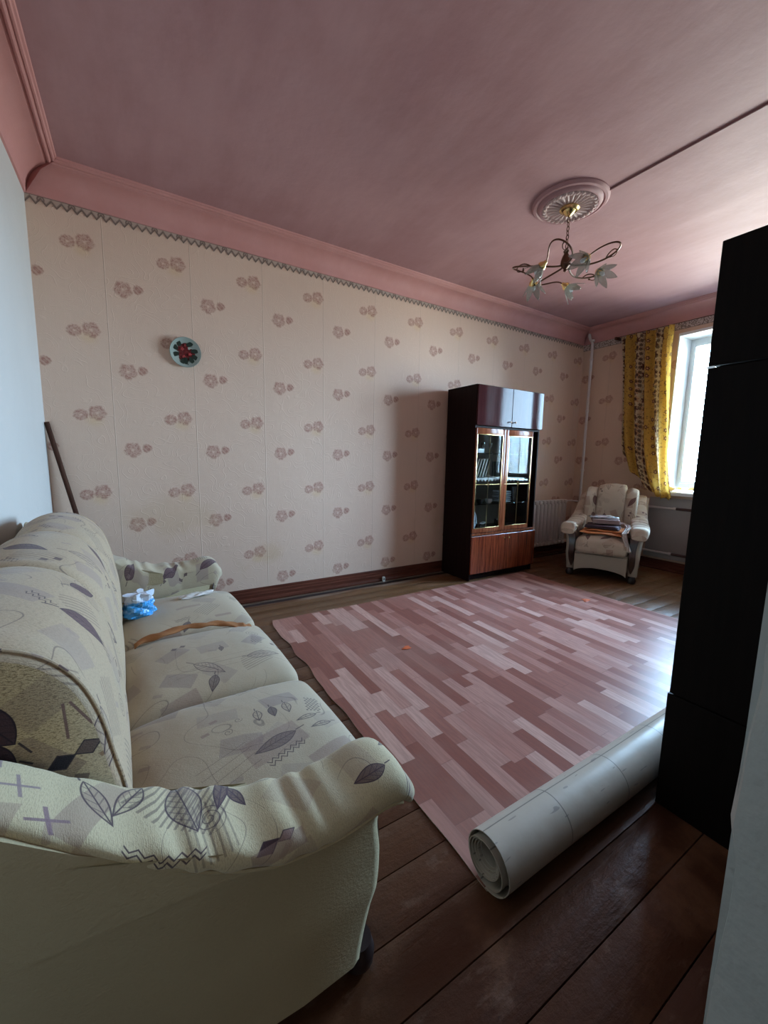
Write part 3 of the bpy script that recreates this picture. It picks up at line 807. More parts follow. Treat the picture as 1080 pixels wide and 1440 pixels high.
# lifted end lying over the sill
vs = []; fs = []; uvs = []
for j in range(25):
    for i in range(41):
        s = i/40; t = j/24
        yy = -.52-.62*s; xx = .02+.24*t
        zz = -1.855+.014+.012*math.sin(s*17+t*5)+.010*math.sin(s*31+t*11)*(.4+.6*(1-t))+.018*abs(math.sin(s*7+1))
        vs.append((xx, yy, zz))
for j in range(24):
    for i in range(40):
        a = j*41+i; q = (a, a+1, a+42, a+41); fs.append(q); uvs.append([((k % 41)/40*.6+.05, (k//41)/24*.25) for k in q])
b = BM(); b.add(vs, fs, uvs); b.build('hem_on_sill', 'curtain_print', cr, fix=False)
rd = empty('curtain_wire', (L-.10, 2.98, 2.80), 0, 'thin dark curtain wire stretched above window', 'curtain rod')
BM().tube([(0, 0, .012), (0, -1.2, .004), (0, -2.4, .012)], .0035, 6).build('wire', 'bronze', rd)
BM().box(-.012, .10, -.012, .012, -.012, .022, bev=.003).build('bracket', 'bronze', rd)
BM().box(-.012, .10, -2.412, -2.388, -.012, .022, bev=.003).build('bracket', 'bronze', rd)

# ------------------------------------------------------------------ ceiling rose, chandelier, cable channel
RX, RY = 3.10, 1.885
ro = empty('ceiling_rose', (RX, RY, H), 0, 'round plaster ceiling rose with scalloped relief rings above chandelier', 'ceiling rose')
pf = [(.242, .002), (.242, -.006), (.230, -.020), (.214, -.022), (.206, -.014), (.198, -.026), (.186, -.034), (.176, -.034), (.170, -.026)]
BM().lathe(pf+[(.01, -.020), (.0001, -.020)], seg=96, cap=False).build('outer_ring', 'ceiling_paint', ro)
b = BM(); 
b.lathe([(.170, -.020), (.168, -.034), (.158, -.040), (.150, -.030), (.120, -.026), (.060, -.036), (.001, -.038)], seg=96, cap=False,
        mod=lambda a, r, z: 1)
b.build('inner_disc', 'plaster_pink', ro)
sc = None
for k in range(28):
    a = k*2*PI/28
    if sc is None:
        b = BM(); b.lathe([(.0005, -.046), (.008, -.045), (.012, -.038), (.013, -.030)], seg=10, M=Matrix.Diagonal((1.25, .8, 1))); sc = b.build('scallop', 'plaster_pink', ro); o = sc
    else: o = sc.copy(); C.objects.link(o); o.parent = ro
    o.location = (.160*math.cos(a), .160*math.sin(a), 0); o.rotation_euler = (0, 0, a+.5)
fl_ = None
for k in range(24):
    a = k*2*PI/24
    if fl_ is None:
        b = BM(); b.tube([(.062, 0, -.036), (.09, 0, -.034), (.142, 0, -.028)], [.003, .006, .009], 8); fl_ = b.build('flute', 'plaster_pink', ro); o = fl_
    else: o = fl_.copy(); C.objects.link(o); o.parent = ro
    o.rotation_euler = (0, 0, a)
ca = tag(BM().tube([(RX+.09, RY-.22, H-.004), (RX+.11, .9, H-.004), (RX+.13, NY+.19, H-.004)], .006, 8).build('ceiling_cable', 'cable_paint'),
         'painted cable running along ceiling from rose toward near wall', 'cable')

ch = empty('chandelier', (RX, RY, H-.038), 0, 'bronze chandelier with five glass flower shades hanging on a chain', 'chandelier')
BM().lathe([(.060, 0), (.062, -.008), (.052, -.016), (.040, -.018), (.030, -.034), (.012, -.046), (.004, -.052), (.0005, -.052)], seg=32).build('canopy', 'brass', ch)
b = BM()
zc = -.056
k = 0
while zc > -.238:
    R1, R2 = .009, .017
    pts = [((R1*math.cos(a), 0, zc-R2*math.sin(a)-R2) if k % 2 else (0, R1*math.cos(a), zc-R2*math.sin(a)-R2)) for a in [q*2*PI/12 for q in range(13)]]
    b.tube(pts, .0026, 6, cap=False); zc -= .027; k += 1
chain = b.build('chain', 'bronze', ch)
BB = zc-.01   # top of the body
BM().lathe([(.0005, 0), (.012, -.002), (.020, -.016), (.014, -.030), (.024, -.050), (.032, -.075), (.034, -.095), (.024, -.118), (.010, -.130), (.012, -.142), (.0005, -.150)], (0, 0, BB), 24).build('body', 'bronze', ch)
LAT = Vector((.588, -.809, 0)); DEP = Vector((.809, .588, 0))
def shade_mesh():
    b = BM(); n = 60; rings = []
    for q in range(13):
        t = q/12; r = .016+.036*math.sin(t*PI*.5)**.8+.008*t*t; ring = []
        for k in range(n):
            a = k*2*PI/n; pet = abs(((a*6/(2*PI)) % 1)-.5)*2
            zz = t*.062 + (t**2)*.060*(pet-.45); rr = r*(1+t*t*.55*(pet-.30))
            ring.append(Vector((rr*math.cos(a), rr*math.sin(a), zz)))
        rings.append(ring)
    b.loft(rings, cap=False); 
    me = b
    return me
sh_src = None
for i, phd in enumerate((4, 76, 148, 220, 292)):
    ph = math.radians(phd)
    rad = LAT*math.sin(ph)+DEP*math.cos(ph); tan = LAT*math.cos(ph)-DEP*math.sin(ph)
    zs = BB-.16
    sp = rad*.225+Vector((0, 0, zs))
    axis = (tan*.80+rad*.25+Vector((0, 0, -.62))).normalized()
    # arm: a curl leaving the body, swinging up and out past the shade, and back down to its cup
    P0 = Vector((0, 0, BB-.10))+rad*.02
    def bez(pts, n=30):
        out = []
        for q in range(n+1):
            t = q/n; pp_ = [Vector(p) for p in pts]
            while len(pp_) > 1: pp_ = [pp_[k]*(1-t)+pp_[k+1]*t for k in range(len(pp_)-1)]
            out.append(pp_[0])
        return out
    cup0 = sp-axis*.03
    arm = bez([P0, P0-tan*.10+rad*.04+Vector((0, 0, -.05)), P0-tan*.30+rad*.10+Vector((0, 0, -.04)), P0-tan*.26+rad*.46+Vector((0, 0, .03)), cup0-axis*.10+rad*.14+Vector((0, 0, .03)), cup0-axis*.05, cup0], 34)
    BM().tube(arm, [.0065-.002*(q/34) for q in range(35)], 8).build('arm', 'bronze', ch)
    curl = bez([arm[10], arm[10]+rad*.06+Vector((0, 0, .06)), arm[10]+rad*.13-tan*.02+Vector((0, 0, .02)), arm[10]+rad*.10+Vector((0, 0, -.04)), arm[10]+rad*.05+Vector((0, 0, -.01))], 16)
    b = BM(); b.tube(curl, [.0045-.0022*q/16 for q in range(17)], 6)
    # little leaf on the curl
    lp = curl[-1]; q_ = axis.to_track_quat('Z', 'Y').to_matrix()
    b.lathe([(.0003, -.018), (.006, -.008), (.007, .004), (.0003, .018)], lp, 8, M=q_)
    b.build('scroll', 'bronze', ch)
    R3 = axis.to_track_quat('Z', 'Y').to_matrix()
    shd = empty('lamp_shade', sp); shd.parent = ch
    # shade as mesh in local frame
    if sh_src is None:
        s1 = shade_mesh().build('lamp_shade', 'petal_glass', ch); sh_src = s1
        mod = s1.modifiers.new('thick', 'SOLIDIFY'); mod.thickness = .003
        b = BM(); b.lathe([(.0005, -.040), (.010, -.038), (.014, -.024), (.026, -.010), (.030, .004), (.025, .006), (.010, -.006), (.0005, -.006)], seg=24)
        cup_src = b.build('cup', 'brass', s1)
        b = BM(); b.lathe([(.0005, 0), (.008, .004), (.010, .02), (.014, .035), (.011, .052), (.0005, .064)], seg=16)
        bulb_src = b.build('bulb', 'porcelain', s1)
        o = s1
    else:
        o = copy_tree(sh_src, ch)
    bpy.data.objects.remove(shd)
    o.location = sp; o.rotation_mode = 'QUATERNION'; o.rotation_quaternion = axis.to_track_quat('Z', 'Y')

# ------------------------------------------------------------------ display cabinet
CX0, CX1, CY0, CY1, CH = 3.395, 4.395, 2.99, 3.425, 2.005
cb = empty('display_cabinet', (CX0, CY0, 0), 0, 'tall dark glazed display cabinet with reddish lower doors against papered wall', 'cabinet')
cw = CX1-CX0; cd = CY1-CY0; DK = 'cabinet_dark_wood'
gx1 = .862       # end of the glazed part, then an open dark slot
box('side_panel', DK, (0, .018, .0, cd, 0, CH), cb); box('side_panel', DK, (cw-.018, cw, .016, cd, .0, CH), cb)
box('top_panel', DK, (.018, cw-.018, .0, cd, CH-.018, CH), cb); box('back_panel', 'cabinet_back_board', (.018, cw-.018, cd-.006, cd, .07, CH-.018), cb)
box('divider', DK, (gx1+.002, gx1+.018, .02, cd-.006, .51, 1.59), cb)
box('plinth', DK, (.018, cw-.018, .035, .055, 0, .07), cb)
box('bottom_panel', DK, (.018, cw-.018, .02, cd-.006, .07, .088), cb)
box('counter_panel', 'glass_door_wood', (.018, cw-.018, .0, cd-.006, .478, .505), cb)
box('upper_panel', DK, (.018, cw-.018, .018, cd-.006, 1.588, 1.606), cb)
for x0, x1 in ((.004, cw/2-.002), (cw/2+.002, cw-.004)):
    d = box('upper_door', 'polished_plum_wood', (x0, x1, -.020, -.001, 1.608, CH-.003), cb, .003)
    kx = x1-.035 if x0 < .3 else x0+.035
    BM().lathe([(.0005, 0), (.005, 0), (.004, .010), (.009, .018), (.008, .024), (.0005, .026)], (kx, -.020, 1.66), 16, M=Matrix.Rotation(PI/2, 3, 'X')).build('knob', 'bronze', d)
    d = box('lower_door', 'cabinet_door_wood', (x0, x1, -.020, -.001, .074, .474), cb, .003)
    BM().lathe([(.0005, 0), (.005, 0), (.004, .010), (.010, .018), (.009, .025), (.0005, .027)], (kx, -.020, .430), 16, M=Matrix.Rotation(PI/2, 3, 'X')).build('knob', 'brass', d)
gz0, gz1 = .512, 1.582
for i, (x0, x1) in enumerate(((.006, gx1/2-.001), (gx1/2+.001, gx1))):
    d = empty('glass_door', (0, 0, 0)); d.parent = cb
    bpy.data.objects.remove(d)
    sl = .042 if i == 0 else .042
    b = BM(); fy0, fy1 = -.016, .0
    b.box(x0, x0+(.012 if i == 0 else .042), fy0, fy1, gz0, gz1, .002); b.box(x1-(.042 if i == 0 else .016), x1, fy0, fy1, gz0, gz1, .002)
    xa = x0+(.012 if i == 0 else .042); xb = x1-(.042 if i == 0 else .016)
    b.box(xa, xb, fy0, fy1, gz0, gz0+.045, .002); b.box(xa, xb, fy0, fy1, gz1-.060, gz1, .002)
    d = b.build('glass_door', 'glass_door_wood', cb)
    za, zb_ = gz0+.045, gz1-.060
    box('pane', 'cabinet_glass', (xa, xb, -.008, -.005, za, zb_), d, 0)
    b = BM(); w = .005
    b.box(xa, xb, -.019, -.010, za, za+w, .001); b.box(xa, xb, -.019, -.010, zb_-w, zb_, .001); b.box(xa, xa+w, -.019, -.010, za, zb_, .001); b.box(xb-w, xb, -.019, -.010, za, zb_, .001)
    b.build('brass_trim', 'brass', d)
    b = BM(); zm = za+.455; xm = (xa+xb)/2; g_ = .030
    b.tube([(xm, -.012, zb_), (xm, -.012, zm+g_)], .0026, 6)
    for sgn in (-1, 1):
        b.tube([(xm, -.012, zm+g_)]+[(xm+sgn*g_*(1-math.cos(a)), -.012, zm+g_-g_*math.sin(a)) for a in [q*PI/12 for q in range(1, 7)]]+[(xa if sgn < 0 else xb, -.012, zm)], .0026, 6)
        b.tube([(xm+sgn*g_, -.0125, zm)]+[(xm+sgn*g_*(1-math.sin(a)), -.0125, zm-g_*(1-math.cos(a))) for a in [q*PI/12 for q in range(1, 7)]], .0026, 6)
    b.tube([(xm, -.012, zm-g_), (xm, -.012, za)], .0026, 6)
    b.build('glazing_bar', 'brass', d)
    if i == 1:
        BM().lathe([(.0005, 0), (.004, 0), (.004, .010), (.008, .016), (.0005, .022)], (x0-.001, -.016, zm), 12, M=Matrix.Rotation(PI/2, 3, 'X')).build('knob', 'brass', d)
SH = (.80, 1.075, 1.335)
for z in SH:
    box('shelf', 'shelf_glass', (.018, gx1, .035, cd-.006, z-.006, z), cb)
# things inside; world coordinates
X, Y = CX0, CY0
def lace(x0, x1, z, lb):
    b = BM(); n = int((x1-x0)/.012); top = []; vs = []
    for k in range(n+1):
        x = x0+(x1-x0)*k/n; tri = abs((k % 4)/2-1)
        vs += [(x, 0, .001), (x, 0, -.012-.026*(1-tri))]
    fs = [(2*k, 2*k+1, 2*k+3, 2*k+2) for k in range(n)]
    b.add(vs, fs)
    b.add([(x0, 0, .001), (x1, 0, .001), (x1, .22, .001), (x0, .22, .001)], [(0, 1, 2, 3)])
    o = b.build('lace_doily', 'white_lace', smooth=False); o.location = (0, Y+.028, z); m_ = o.modifiers.new('t', 'SOLIDIFY'); m_.thickness = .0015
    tag(o, lb, 'doily')
lace(X+.035, X+.40, SH[1]+.002, 'white lace shelf edging behind left cabinet glass'); lace(X+.47, X+.80, SH[1]+.002, 'white lace shelf edging behind right cabinet glass')
lean = [('paper', 'thin cream book leaning behind left cabinet glass, foremost in its row'), ('book_dark', 'dark book leaning next to the cream one on lace covered shelf'),
        ('paper', 'second cream book in leaning row on lace covered shelf'), ('book_dark', 'dark green book at left end of leaning row on shelf'), ('book_dark', 'dark book at right end of leaning row on shelf')]
for k, (mt, lb) in enumerate([lean[3], lean[0], lean[1], lean[2], lean[4]]):
    o = box('book', mt, (0, .014, 0, .14, 0, .20), None, .002); 
    o.location = (X+.075+.040*k, Y+.07, SH[1]+.012); o.rotation_euler = (0, .33, 0); tag(o, lb, 'book', None)
    BM().box(.002, .012, -.001, .138, .003, .198).build('page_block', 'paper', o)
o = box('box', 'porcelain', (0, .17, 0, .12, 0, .04), None, .004); o.location = (X+.03, Y+.06, SH[2]+.001); tag(o, 'flat white box on top shelf behind left cabinet glass', 'box')
BM().box(-.002, .172, -.002, .122, .028, .042, bev=.003).build('lid', 'porcelain', o)
def vase(name, prof, mat, x, y, z, lb, cat, seg=24, group=None):
    o = BM().lathe(prof, seg=seg).build(name, mat); o.location = (X+x, Y+y, z); return tag(o, lb, cat, group)
gp = [(.0005, 0), (.016, .001), (.016, .003), (.003, .007), (.003, .045), (.014, .060), (.020, .085), (.018, .11), (.0165, .11), (.018, .085), (.012, .062), (.0005, .052)]
for k, (x, y) in enumerate(((.22, .10), (.27, .16), (.33, .10))):
    vase('wine_glass', gp, 'clear_glass', x, y, SH[2]+.001, ['stemmed glass beside flat white box on top cabinet shelf', 'middle stemmed glass on top cabinet shelf', 'right stemmed glass on top cabinet shelf'][k], 'glass')
# lower left: white carafe with handle, dark cup, small white cup, small jars
b = BM(); b.lathe([(.0005, 0), (.042, .002), (.048, .02), (.048, .16), (.040, .20), (.044, .215), (.040, .215), (.036, .20), (.0005, .19)], seg=28)
o = b.build('pitcher', 'porcelain'); o.location = (X+.105, Y+.12, .507); tag(o, 'white pitcher with arched handle in lower left of cabinet', 'pitcher')
BM().tube([(.04, 0, .20)]+[(.04+.045*math.sin(a), 0, .12+.085*math.cos(a)) for a in [q*PI/10 for q in range(1, 10)]]+[(.045, 0, .05)], .006, 8).build('handle', 'porcelain', o)
vase('glass_bowl', [(.0005, 0), (.03, .002), (.06, .05), (.065, .10), (.062, .10), (.055, .05), (.0005, .008)], 'clear_glass', .19, .22, .507, 'clear glass bowl behind white pitcher in cabinet', 'bowl')
for k, (x, y, lb) in enumerate(((.26, .10, 'small glass jar with pale lid right of white pitcher'), (.325, .14, 'small glass jar with pale lid nearest left door stile'), (.285, .24, 'small glass jar with pale lid in back row of bottom shelf'))):
    o = vase('glass_jar', [(.0005, 0), (.026, .001), (.028, .01), (.028, .06), (.022, .07), (.0005, .07)], 'clear_glass', x, y, .507, lb, 'jar')
    BM().lathe([(.024, .070), (.025, .082), (.0005, .084)], seg=20).build('lid', 'porcelain', o)
o = box('small_box', 'porcelain', (0, .05, 0, .05, 0, .085), None, .004); o.location = (X+.022, Y+.06, .507); tag(o, 'small white box left of pitcher at bottom of cabinet', 'box')
BM().box(-.001, .051, -.001, .051, .02, .045).build('stripe', 'pinkish_card', o)
o = vase('glass_vase', [(.0005, 0), (.05, .002), (.062, .05), (.058, .12), (.07, .20), (.067, .20), (.054, .12), (.0005, .01)], 'clear_glass', .12, .20, SH[0]+.001, 'tall clear glass vase on middle shelf behind left cabinet glass', 'vase')
def cup(mat, x, y, z, lb, mat2=None):
    o = vase('cup', [(.0005, 0), (.022, .001), (.034, .02), (.038, .048), (.035, .048), (.031, .02), (.0005, .006)], mat, x, y, z, lb, 'cup')
    BM().tube([(.034, 0, .04), (.052, 0, .038), (.056, 0, .025), (.034, 0, .014)], .004, 6).build('handle', mat, o)
cup('cup_dark', .20, .09, SH[0]+.001, 'black cup on middle cabinet shelf in front of glass vase'); cup('porcelain', .33, .09, SH[0]+.001, 'white cup on middle cabinet shelf near door stile')
# right: plate stacks
def plate_stack(x, y, z, n, mat, lb, r=.085, d=.014):
    src = None
    for k in range(n):
        o = BM().lathe([(.0005, 0), (r*.5, .0), (r*.62, .004), (r, .012), (r, .014), (r*.6, .007), (.0005, .003)], seg=28).build('plate', mat) if src is None else src.copy()
        if src is not None: C.objects.link(o)
        src = src or o
        o.location = (X+x+.004*math.sin(k*2.1), Y+y, z+k*d)
        pos = 'bottom plate' if k == 0 else ('top plate' if k == n-1 else ['', 'second plate from bottom', 'third plate from bottom', 'fourth plate from bottom', 'fifth plate from bottom'][k])
        tag(o, pos+' '+lb, 'plate', 'plates in the cabinet')
plate_stack(.585, .14, SH[0]+.001, 6, 'porcelain', 'of pale stack on middle shelf behind right glass', .10, .022)
plate_stack(.72, .16, .507, 4, 'dark_glass', 'of dark stack at bottom behind right glass')
vase('glass_bowl', [(.0005, 0), (.03, .002), (.058, .045), (.066, .10), (.063, .10), (.054, .045), (.0005, .008)], 'clear_glass', .55, .12, .507, 'clear glass bowl at bottom of cabinet behind right glass', 'bowl')
vase('glass_vase', [(.0005, 0), (.034, .002), (.036, .10), (.04, .17), (.037, .17), (.032, .10), (.0005, .01)], 'clear_glass', .765, .12, SH[0]+.001, 'slim glass vase beside pale plate stack on middle shelf', 'vase')
o = box('book', 'book_dark', (0, .13, 0, .02, 0, .17), None, .002); o.location = (X+.60, Y+.30, SH[1]+.005); tag(o, 'dark book standing flat at back of shelf behind right glass', 'book')
BM().box(.004, .129, .003, .017, -.001, .166).build('page_block', 'paper', o)

# ------------------------------------------------------------------ wardrobe (dark, seen from its side)
wx0 = 2.087
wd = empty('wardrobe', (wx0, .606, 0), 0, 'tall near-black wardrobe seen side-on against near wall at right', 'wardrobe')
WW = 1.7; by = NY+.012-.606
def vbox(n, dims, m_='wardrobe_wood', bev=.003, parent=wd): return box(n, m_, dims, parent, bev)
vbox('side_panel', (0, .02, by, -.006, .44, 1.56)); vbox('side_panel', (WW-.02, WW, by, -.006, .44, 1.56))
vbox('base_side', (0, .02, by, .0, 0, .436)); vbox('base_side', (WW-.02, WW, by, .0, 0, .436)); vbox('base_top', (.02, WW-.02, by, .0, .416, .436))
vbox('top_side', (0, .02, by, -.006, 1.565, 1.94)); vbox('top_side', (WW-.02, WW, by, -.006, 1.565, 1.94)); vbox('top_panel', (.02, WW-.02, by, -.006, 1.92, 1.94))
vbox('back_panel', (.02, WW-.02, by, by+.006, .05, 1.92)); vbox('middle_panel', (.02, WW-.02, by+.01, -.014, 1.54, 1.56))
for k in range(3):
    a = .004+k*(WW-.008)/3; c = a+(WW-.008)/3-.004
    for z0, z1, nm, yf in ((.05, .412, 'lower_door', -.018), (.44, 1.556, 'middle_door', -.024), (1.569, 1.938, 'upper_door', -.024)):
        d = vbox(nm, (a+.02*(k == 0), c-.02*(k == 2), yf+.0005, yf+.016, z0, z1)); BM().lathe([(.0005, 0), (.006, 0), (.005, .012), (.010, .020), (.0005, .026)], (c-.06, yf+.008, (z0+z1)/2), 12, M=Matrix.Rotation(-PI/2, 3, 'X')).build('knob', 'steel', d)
vbox('gap_glint', (-.004, .0, -.026, -.004, 1.557, 1.564), 'steel', .0005)  # added bright strip standing in for a small highlight at the upper door gap

# ------------------------------------------------------------------ linoleum with rolled end
LX0, LX1, LY0, LY1 = 1.312, 4.20, .70, 2.955
ln = empty('linoleum_sheet', (0, 0, 0), 0, 'large pink parquet-print linoleum sheet, rolled up along near edge', 'linoleum')
nx, ny = 60, 50
def lift(x, y):
    return .0028+.0015*(math.sin(x*5.1+y*3)*.5+.5)*(math.sin(y*4.3-x*2)*.5+.5)+.001*math.exp(-((y-LY1)/.07)**2)*(math.sin(x*6)*.5+.5)*.8+.0025*math.exp(-((x-LX0)/.06)**2)*(math.sin(y*7+1)*.5+.5)
def top(i, j):
    s = i/nx; t = j/ny; y = LY0+(LY1-LY0)*t
    wob = .010*math.sin(y*9)+.006*math.sin(y*23+1)
    if y > 2.0: wob += .012*math.sin((y-2)*14)
    x = LX0+wob*(t**.7)+(LX1-LX0-wob)*s; yy = y+.006*math.sin(x*5)*t + (.015*(s-.5))*t
    return x, yy
vs = []; fs = []
for j in range(ny+1):
    for i in range(nx+1):
        x, y = top(i, j); vs.append((x, y, lift(x, y)*min(1, max(.35, j/3))))
for j in range(ny):
    for i in range(nx):
        a = j*(nx+1)+i; fs.append((a, a+1, a+nx+2, a+nx+1))
b = BM(); b.add(vs, fs, [[(vs[k][0], vs[k][1]) for k in f] for f in fs])
o = b.build('flat_sheet', 'parquet_print', ln, fix=False); o.data.materials.append(MATS['linoleum_back'])
md = o.modifiers.new('t', 'SOLIDIFY'); md.thickness = .0025; md.offset = -1; md.material_offset = 1; md.material_offset_rim = 1
es = o.modifiers.new('edge', 'EDGE_SPLIT'); es.split_angle = math.radians(35)
# spiral
pts2 = []
cy, cz, R0 = .708, .087, .083
nt = 9.2
NP = 400
for k in range(NP+1):
    t = k/NP*nt*2*PI
    f = t/(2*PI)
    if f < 1: r = R0-.004*f; oy = 0; oz = 0
    else: r = R0-.004-min(1, (f-1)/.5)*.020-(f-1)*.0030; 
    k_ = min(1, max(0, (f-.8)/.7)); oy = .017*k_; oz = -.016*k_*0-.018*k_
    a = -PI/2-t
    pts2.append((cy+oy+r*math.cos(a), cz+oz*0+r*math.sin(a)-(.004*k_)))
rings = []
for (y, z), (yn, zn) in zip(pts2, pts2[1:]+[pts2[-1]]): pass
b = BM(); vs = []; fs = []; uvs = []; NX = 24; al = [0]
for k in range(1, NP+1): al.append(al[-1]+math.hypot(pts2[k][0]-pts2[k-1][0], pts2[k][1]-pts2[k-1][1]))
for k in range(NP+1):
    for i in range(NX+1):
        f = k/NP*nt; sh = .004*math.sin(f*3)+.003*f
        vs.append((LX0+sh+(LX1-LX0)*i/NX, pts2[k][0], pts2[k][1]+.0018*math.sin(i*.9)*(f < 1)))
for k in range(NP):
    for i in range(NX):
        a = k*(NX+1)+i; q = (a, a+1, a+NX+2, a+NX+1); fs.append(q)
        uvs.append([(vs[c][0], al[c//(NX+1)]) for c in q])
b.add(vs, fs, uvs)
o = b.build('rolled_end', 'linoleum_back', ln, fix=False, angle=60)
md = o.modifiers.new('t', 'SOLIDIFY'); md.thickness = .0025; md.offset = 0
es = o.modifiers.new('edge', 'EDGE_SPLIT'); es.split_angle = math.radians(50)

def scrap(x, y, sx, sy, rz_, lb, mat='orange_scrap', nm='tape_scrap', z=.0062):
    b = BM(); n = 14; ring = []
    for k in range(n):
        a = k*2*PI/n; r = 1+.22*math.sin(a*3+x*9)+.12*math.sin(a*5)
        ring.append(Vector((sx*r*math.cos(a), sy*r*math.sin(a), 0)))
    b.loft([ring, [p*.96+Vector((0, 0, .0012)) for p in ring]])
    o = b.build(nm, mat); o.location = (x, y, z); o.rotation_euler = (0, 0, rz_); return tag(o, lb, 'scrap')
scrap(1.975, 2.07, .032, .022, .2, 'small orange scrap on linoleum near sofa side'); scrap(3.94, 2.03, .050, .030, .4, 'small orange scrap on linoleum near armchair')
o = box('socket_piece', 'switch_plastic', (0, .028, 0, .022, 0, .05), None, .004); o.location = (2.60, W-.066, .0); tag(o, 'small pale plastic piece standing against long baseboard', 'scrap')
BM().box(.008, .020, -.002, .001, .02, .035).build('slot', 'cup_dark', o)

# ------------------------------------------------------------------ upholstered units (sofa and armchair share their design)
XS = [-.47, -.40, -.32, -.24, -.16, -.06, .04, .14, .24, .31, .37, .415, .437]
ZT = [.89, .87, .83, .780, .715, .648, .605, .586, .583, .594, .600, .585, .555]
XH = [0, .06, .12, .20, .25, .336, .45, .53, .56, .60]
XF = [.345, .352, .362, .378, .394, .402, .388, .412, .414, .40]
YO = [.075, .080, .080, .075, .072, .075, .060, .022, .012, .010]       # inset of the outer side from the full half width
def arm(root, s, hw, mats, gathers=True, dz=0):
    pm, plain = mats
    # pad: loft along x
    rings = []; n = 44; NXS = 90
    for q in range(NXS+1):
        x = -.45+(.447+.45)*q/NXS; zt = sinterp(XS, ZT, x)+dz
        e = min(1, (.456-x)/.075); e = math.sqrt(max(0, 1-(1-max(0, e))**2)) if e < 1 else 1
        e = max(e, .12)
        th = .055+.050*max(0, min(1, (x+.05)/.35)); fl_ = .075*max(0, min(1, (.12-x)/.42))
        yo_ = hw-.006-fl_; yi_ = hw-.200+.030*max(0, min(1, (x-.02)/.2)); wd_ = (yo_-yi_)/2
        yc = s*(yo_-wd_); zc_ = zt-th*.5
        ring = []
        for k in range(n):
            a = k*2*PI/n; ca, sa = math.cos(a), math.sin(a)
            px = math.copysign(abs(ca)**.75, ca)*wd_*(.55+.45*e); pz = math.copysign(abs(sa)**.85, sa)*th*.5*e*1.0
            fold = 0
            if gathers and -.22 < x < .36:
                env = math.sin((x+.22)/.58*PI)**.8
                fold = .0048*env*math.sin(x*95+sa*2.2+math.sin(x*31)*1.5)*(1 if pz > -.02 else .6)
            zz = zc_+pz+fold
            inn = max(0, -s*ca)*max(0, min(1, ((.34 if hw < .6 else .435)-x)/(.10 if hw < .6 else .03)))          # towards the seat the cover runs down behind the cushion
            if sa < 0 and inn > 0: zz = zz*(1-min(1, inn*1.6))+min(1, inn*1.6)*(zc_-(zc_-.40)*abs(sa)**.7 if inn > .2 else zz)
            ring.append(Vector((x, yc+px, zz)))
        rings.append(ring if s > 0 else ring[::-1])
    b = BM(); b.loft(rings, capmi=0, uvo=(.1, .3 if s > 0 else 0)); b.build('arm_pad', pm, root)
    # piping under the pad
    pts = []
    for q in range(60):
        x = -.445+(.405+.445)*q/59; zt = sinterp(XS, ZT, x)+dz; th = .055+.050*max(0, min(1, (x+.05)/.35))
        pts.append((x, s*(hw-.014-.075*max(0, min(1, (.12-x)/.42))), zt-th*.78))
    BM().tube(pts, .004, 6).build('arm_piping', plain, root)
    # body of the arm: rings over z, each a quad-like rounded outline
    rings = []; NZ = 40
    for q in range(NZ+1):
        z = .065+(.535+dz-.065)*q/NZ; xf = sinterp(XH, XF, z); yo = hw-sinterp(XH, YO, z); yi = hw-.162
        top_lim = z
        pr = [(-.455, yi), (xf-.02, yi), (xf, yi+.02), (xf, yo-.03), (xf-.01, yo-.008), (xf-.03, yo), (.2, yo-.001), (0, yo), (-.2, yo), (-.435, yo), (-.455, yo-.02)]
        # keep the body under the sloping pad is only needed in front; behind it simply stops at .60
        bl = lambda px: max(0, min(1, (px-.02)/.22))
        lin = .022+(.53-z)*.12
        pr = [(px, py if py < hw-.16 else hw-(hw-py-(hw-yo))-(lin*(1-bl(px))+(hw-yo)*bl(px))) for px, py in pr]
        ring = [Vector((px, s*(py if py < hw-.16 else py-.075*max(0, min(1, (.12-px)/.42))), z)) for px, py in pr]
        rings.append(ring)
    b = BM(); b.loft(rings)
    # rear upward part of the arm side under the rising pad
    pro = [(-.455, .58)]
    xs = [-.455, -.40, -.32, -.24, -.16, -.06, .04, .12]
    outer = [(x, sinterp(XS, ZT, x)-.032+dz) for x in xs]
    r0 = [Vector((x, s*(hw-.195), z)) for x, z in [(-.455, .53), (.12, .53)]+[(x, z) for x, z in outer[::-1]]]
    r1 = [Vector((x, s*(hw-.022+(z-.53)*.12-.075*max(0, min(1, (.12-x)/.42))), z)) for x, z in [(-.455, .53), (.12, .53)]+[(x, z) for x, z in outer[::-1]]]
    b.loft([r0, r1])
    b.build('arm_side', plain, root, angle=50)
    # front face : dark inlay board following the curve
    rings = []
    for q in range(25):
        z = .10+(.535-.10)*q/24; xf = sinterp(XH, XF, z); yo = hw-sinterp(XH, YO, z); yi = hw-.195
        c_ = (yo+yi)/2+.0; half = (yo-yi)/2*.52*math.sin(min(1, (q+.6)/6)*PI/2)*math.sin(min(1, (24.6-q)/4)*PI/2)*(1+.25*max(0, (z-.35)/.2))
        rings.append([Vector((xf-.003, s*(c_-half), z)), Vector((xf+.005, s*(c_-half*.9), z)), Vector((xf+.005, s*(c_+half*.9), z)), Vector((xf-.003, s*(c_+half), z))])
    BM().loft(rings).build('wood_inlay', 'chair_inlay', root)
